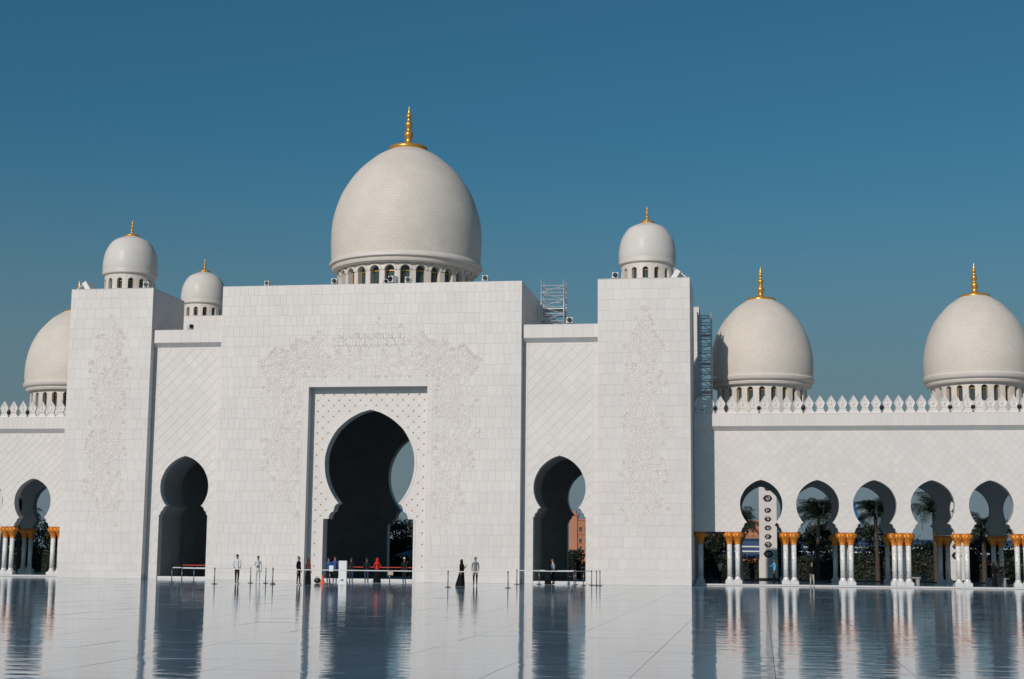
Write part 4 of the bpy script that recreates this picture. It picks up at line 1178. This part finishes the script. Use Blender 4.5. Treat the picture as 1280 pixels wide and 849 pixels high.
def tree(x, y, hgt, r, label, seed, n=10000, mat=leafm, ry=None, z0=-.95):
    rng = random.Random(seed)
    t = thing('garden_tree', label, 'tree', (x, y, z0), 'dark trees in the garden behind')
    tr = MB(); tr.tube([(0, 0, 0), (.05, 0, hgt*.3), (-.03, .05, hgt*.6)], [.16, .12, .06], 8)
    for k in range(6):
        a = k*1.1+rng.random(); tr.tube([(0, 0, hgt*(.25+.05*k)), (math.cos(a)*r*.35, math.sin(a)*r*.35, hgt*(.45+.05*k)), (math.cos(a)*r*.7, math.sin(a)*r*.7, hgt*(.55+.06*k))], [.07, .045, .015], 6)
    local(bpy.data.objects.new('trunk', tr.mesh('trunk', barkm, True)), t)
    cl = [(Vector((rng.gauss(0, .42)*r, rng.gauss(0, .42)*r, hgt*rng.uniform(.10, .90))), rng.uniform(.22, .42)*r) for _ in range(30)]
    c = MB()
    for _ in range(n):
        p, cr = rng.choice(cl)
        d = Vector((rng.gauss(0, 1), rng.gauss(0, 1), rng.gauss(0, .8))).normalized()*cr*rng.random()**.4
        q = p+d; s = rng.uniform(.09, .19)
        a = Vector((rng.gauss(0, 1), rng.gauss(0, 1), rng.gauss(0, 1))).normalized(); b_ = a.cross(Vector((rng.gauss(0, 1), rng.gauss(0, 1), rng.gauss(0, 1)))).normalized()
        c.face([q-a*s, q+b_*s*.6, q+a*s, q-b_*s*.6])
    local(bpy.data.objects.new('crown', c.mesh('crown', mat)), t)
spots = [(21.6, 60, 6.6, 3.2, 'dark bushy tree behind the left bay of the right arcade'), (28.9, 61, 6.0, 3.2, 'dark tree right behind the carved pylon'), (34.9, 61, 6.5, 3.6, 'dark tree between the palms of the second and third arcade arches'),
         (41.0, 62, 6.2, 3.6, 'dark tree between the palms of the third and fourth arcade arches'), (46.6, 61, 5.9, 3.5, 'dark tree behind the palms of the fifth arcade arch'), (52.4, 62, 6.6, 3.6, 'dark tree beyond the right edge of the picture arches'),
         (-50.5, 60, 6.6, 3.6, 'dark tree seen in the right half of the left edge arcade arch'), (-56.5, 61, 6.6, 3.6, 'dark tree at the far left edge behind the arcade'), (-45.0, 61, 6.4, 3.6, 'dark tree behind the left tower, half hidden'),
         (-7.6, 40, 6.0, 2.5, 'dark leafy tree seen through the right side of the great arch'), (-4.2, 42, 5.0, 2.2, 'lower tree right of the leafy one seen through the great arch'),
         (6.2, 62, 3.2, 1.8, 'small round tree before the terracotta building')]
for i, (x, y, hh, r, lb) in enumerate(spots): tree(x, y, hh, r, lb, 100+i)
def hedge(x0, x1, y, h_, label, seed):
    rng = random.Random(seed); c = MB()
    t = thing('hedge', label, 'hedge', ((x0+x1)/2, y, -.95))
    for _ in range(int((x1-x0)*420)):
        q = Vector((rng.uniform(x0, x1)-(x0+x1)/2, rng.gauss(0, .35), rng.random()**.7*(h_+rng.gauss(0, .08)))); s = rng.uniform(.08, .17)
        a = Vector((rng.gauss(0, 1), rng.gauss(0, 1), rng.gauss(0, 1))).normalized(); b_ = a.cross(Vector((rng.gauss(0, 1), rng.gauss(0, 1), rng.gauss(0, 1)))).normalized()
        c.face([q-a*s, q+b_*s*.6, q+a*s, q-b_*s*.6])
    local(bpy.data.objects.new('foliage', c.mesh('foliage', hedgem)), t)
    local(bpy.data.objects.new('stems', MB().box((x0-x1)/2+.1, (x1-x0)/2-.1, -.25, .25, 0, h_*.75).mesh('stems', M('hedge_core', (.012, .016, .010), .9))), t)
hedge(16, 64, 58.5, 2.9, 'long dark clipped hedge behind the right arcade', 1)
hedge(-74, -38, 58.5, 3.0, 'long dark clipped hedge behind the left arcade', 2)
# a raised dark pool wall behind the arcade
w = thing('planter_wall', 'low dark blue wall along the back of the right arcade', 'wall', (38, 19.0, -.95))
local(bpy.data.objects.new('wall_face', MB().box(-18, 18, -.15, .15, 0, 1.05).mesh('wall_face', M('dark_slate', (.022, .035, .055), .35, noise=(2, .2)))), w)
local(bpy.data.objects.new('coping', MB().box(-18, 18, -.2, .2, 1.05, 1.11).mesh('coping', M('slate_coping', (.09, .11, .13), .4))), w)
def bench(x, y, label):
    t = thing('stone_bench', label, 'bench', (x, y, FZ), 'pale benches behind the arcade')
    local(bpy.data.objects.new('seat', MB().box(-.75, .75, -.22, .22, .36, .46).mesh('seat', shadem)), t)
    for s in (-1, 1): local(bpy.data.objects.new('leg', MB().box(s*.55-.12, s*.55+.12, -.18, .18, 0, .36).mesh('leg', shadem)), t)
bench(37.2, 13.4, 'pale bench under the fourth arcade arch'); bench(43.2, 13.4, 'pale bench at the right of the fifth arcade arch')
# carved marble pylons
def pylon(x, y, label, hgt=8.2):
    t = thing('carved_pylon', label, 'pylon', (x, y, -.95), 'tall white pylons with round openings')
    W = .68; z0 = .55
    t.scale = (1.27, 1.27, 1.27)
    def L(n, mb, m, sm=False): return local(bpy.data.objects.new(n, mb.mesh(n, m, sm)), t)
    L('plinth', MB().box(-.85, .85, -.5, .5, 0, .38), stepm); L('shadow_gap', MB().box(-.70, .70, -.38, .38, .38, .56), black)
    L('base_block', MB().box(-W-.05, W+.05, -.42, .42, .56, 2.0), plainm)
    L('shaft', MB().box(-W, W, -.38, .38, 2.0, hgt), plainm)
    zc = [2.42, 3.13, 3.75, 4.43, 5.12, 5.80, 6.73, 7.5]; rw = [.34, .27, .25, .25, .25, .25, .33, .22]
    for z, r in zip(zc, rw):
        d = MB(); n = 24; i = len(d.v)
        for j in range(n): a = 2*PI*j/n; q = 1+.06*math.cos(6*a); d.v.append((r*q*1.05*math.cos(a), -.386, z+r*.82*q*math.sin(a)))
        d.f.append(tuple(range(n))); d.m.append(0)
        op = L('opening', d, black)
        s_ = MB(); s_.tube([(r*(.12+.05*k)*math.cos(k*.75+z*3), -.395, z+r*(.12+.05*k)*math.sin(k*.75+z*3)) for k in range(9)], r*.12, 5)
        ob = bpy.data.objects.new('scroll', s_.mesh('scroll', plainm, True)); COL.objects.link(ob); ob.parent = op
pylon(27.32, 53.0, 'tall white pylon with a row of round black openings in the first arcade arch')
pylon(45.35, 53.0, 'white pylon with round openings peeping out at the right of the fourth arcade arch')
pylon(-55.3, 53.0, 'white pylon with round openings at the very left edge of the picture')
# parasol seen through the great arch
p = thing('parasol', 'grey blue parasol seen through the right of the great arch', 'parasol', (-3.8, 30, -.95))
pc = MB(); n = 8
for k in range(n):
    a, b_ = 2*PI*k/n, 2*PI*(k+1)/n
    pc.face([(1.35*math.cos(a), 1.35*math.sin(a), 2.65), (1.35*math.cos(b_), 1.35*math.sin(b_), 2.65), (0, 0, 3.1)])
    pc.face([(1.35*math.cos(a), 1.35*math.sin(a), 2.55), (1.35*math.cos(b_), 1.35*math.sin(b_), 2.55), (1.35*math.cos(b_), 1.35*math.sin(b_), 2.65), (1.35*math.cos(a), 1.35*math.sin(a), 2.65)])
local(bpy.data.objects.new('canopy', pc.mesh('canopy', M('parasol_cloth', (.10, .16, .20), .8))), p)
local(bpy.data.objects.new('pole', MB().tube([(0, 0, 0), (0, 0, 3.15)], .03, 8).mesh('pole', steel)), p)
local(bpy.data.objects.new('base', MB().lathe([(.3, 0), (.3, .08), (.05, .12)], 16).mesh('base', post_steel)), p)
# far buildings
t = thing('terracotta_building', 'distant orange brown building with rows of small windows, seen through the right arch', 'building', (0, 250, -.95))
wl = MB().box(-16.0, 30, 250, 262, -.95, 9.4).build('wall', terracotta, t)
MB().box(-17.3, -15.4, 249.6, 252, -.95, 10.6).box(-17.5, -15.2, 249.4, 252.2, 10.6, 10.9).box(-16.9, -15.8, 250, 251.6, 10.9, 11.6).build('turret', terracotta, t)
MB().box(-15.2, 30, 249.8, 262.2, 9.4, 9.75).build('roof_edge', terracotta, t)
MB().box(-15.38, 30, 249.85, 250, 6.2, 6.4).build('string_course', terracotta, t)
wm = MB().box(-.28, .28, -.03, .04, 0, .95).mesh('window', glass_dark); sm = MB().box(-.36, .36, -.12, .0, -.14, 0).mesh('sill', terracotta)
for zi, z in enumerate((.9, 2.5, 4.3, 7.0)):
    for i in range(22):
        ww = part('window', wm, t, (-14.7+1.35*i, 249.98, z))
        k = bpy.data.objects.new('sill', sm); COL.objects.link(k); k.parent = ww
t = thing('blue_building', 'low blue clad building with white bands far behind the garden', 'building', (38, 95, -.95))
MB().box(10, 70, 95, 103, -.95, 3.9).build('wall', bluepanel, t)
for z in (2.35, 2.95): MB().box(9.95, 70.05, 94.9, 95.0, z, z+.16).build('white_band', white_paint, t)
MB().box(9.9, 70.1, 94.85, 95.1, 0.2, 1.5).build('terracotta_base', terracotta, t)
MB().box(9.8, 70.2, 94.8, 103.2, 3.9, 4.1).build('roof', bluepanel, t)
t = thing('tower_crane', 'distant blue crane mast in the sky of the third arcade arch', 'crane', (45.3, 200, -.95))
bluep = M('crane_blue', (.03, .13, .33), .5)
MB().box(45.0, 45.6, 200, 200.6, -.95, 9.5).build('mast', bluep, t)
MB().tube([(45.3, 200.3, 8.6), (44.1, 200.3, 13.8)], .28, 6).build('boom', bluep, t)
MB().tube([(45.3, 200.3, 9.4), (46.6, 200.3, 8.2)], .2, 6).build('counter_arm', bluep, t)
MB().box(44.8, 46.0, 199.6, 200.9, 8.4, 9.4).build('cab', bluep, t)
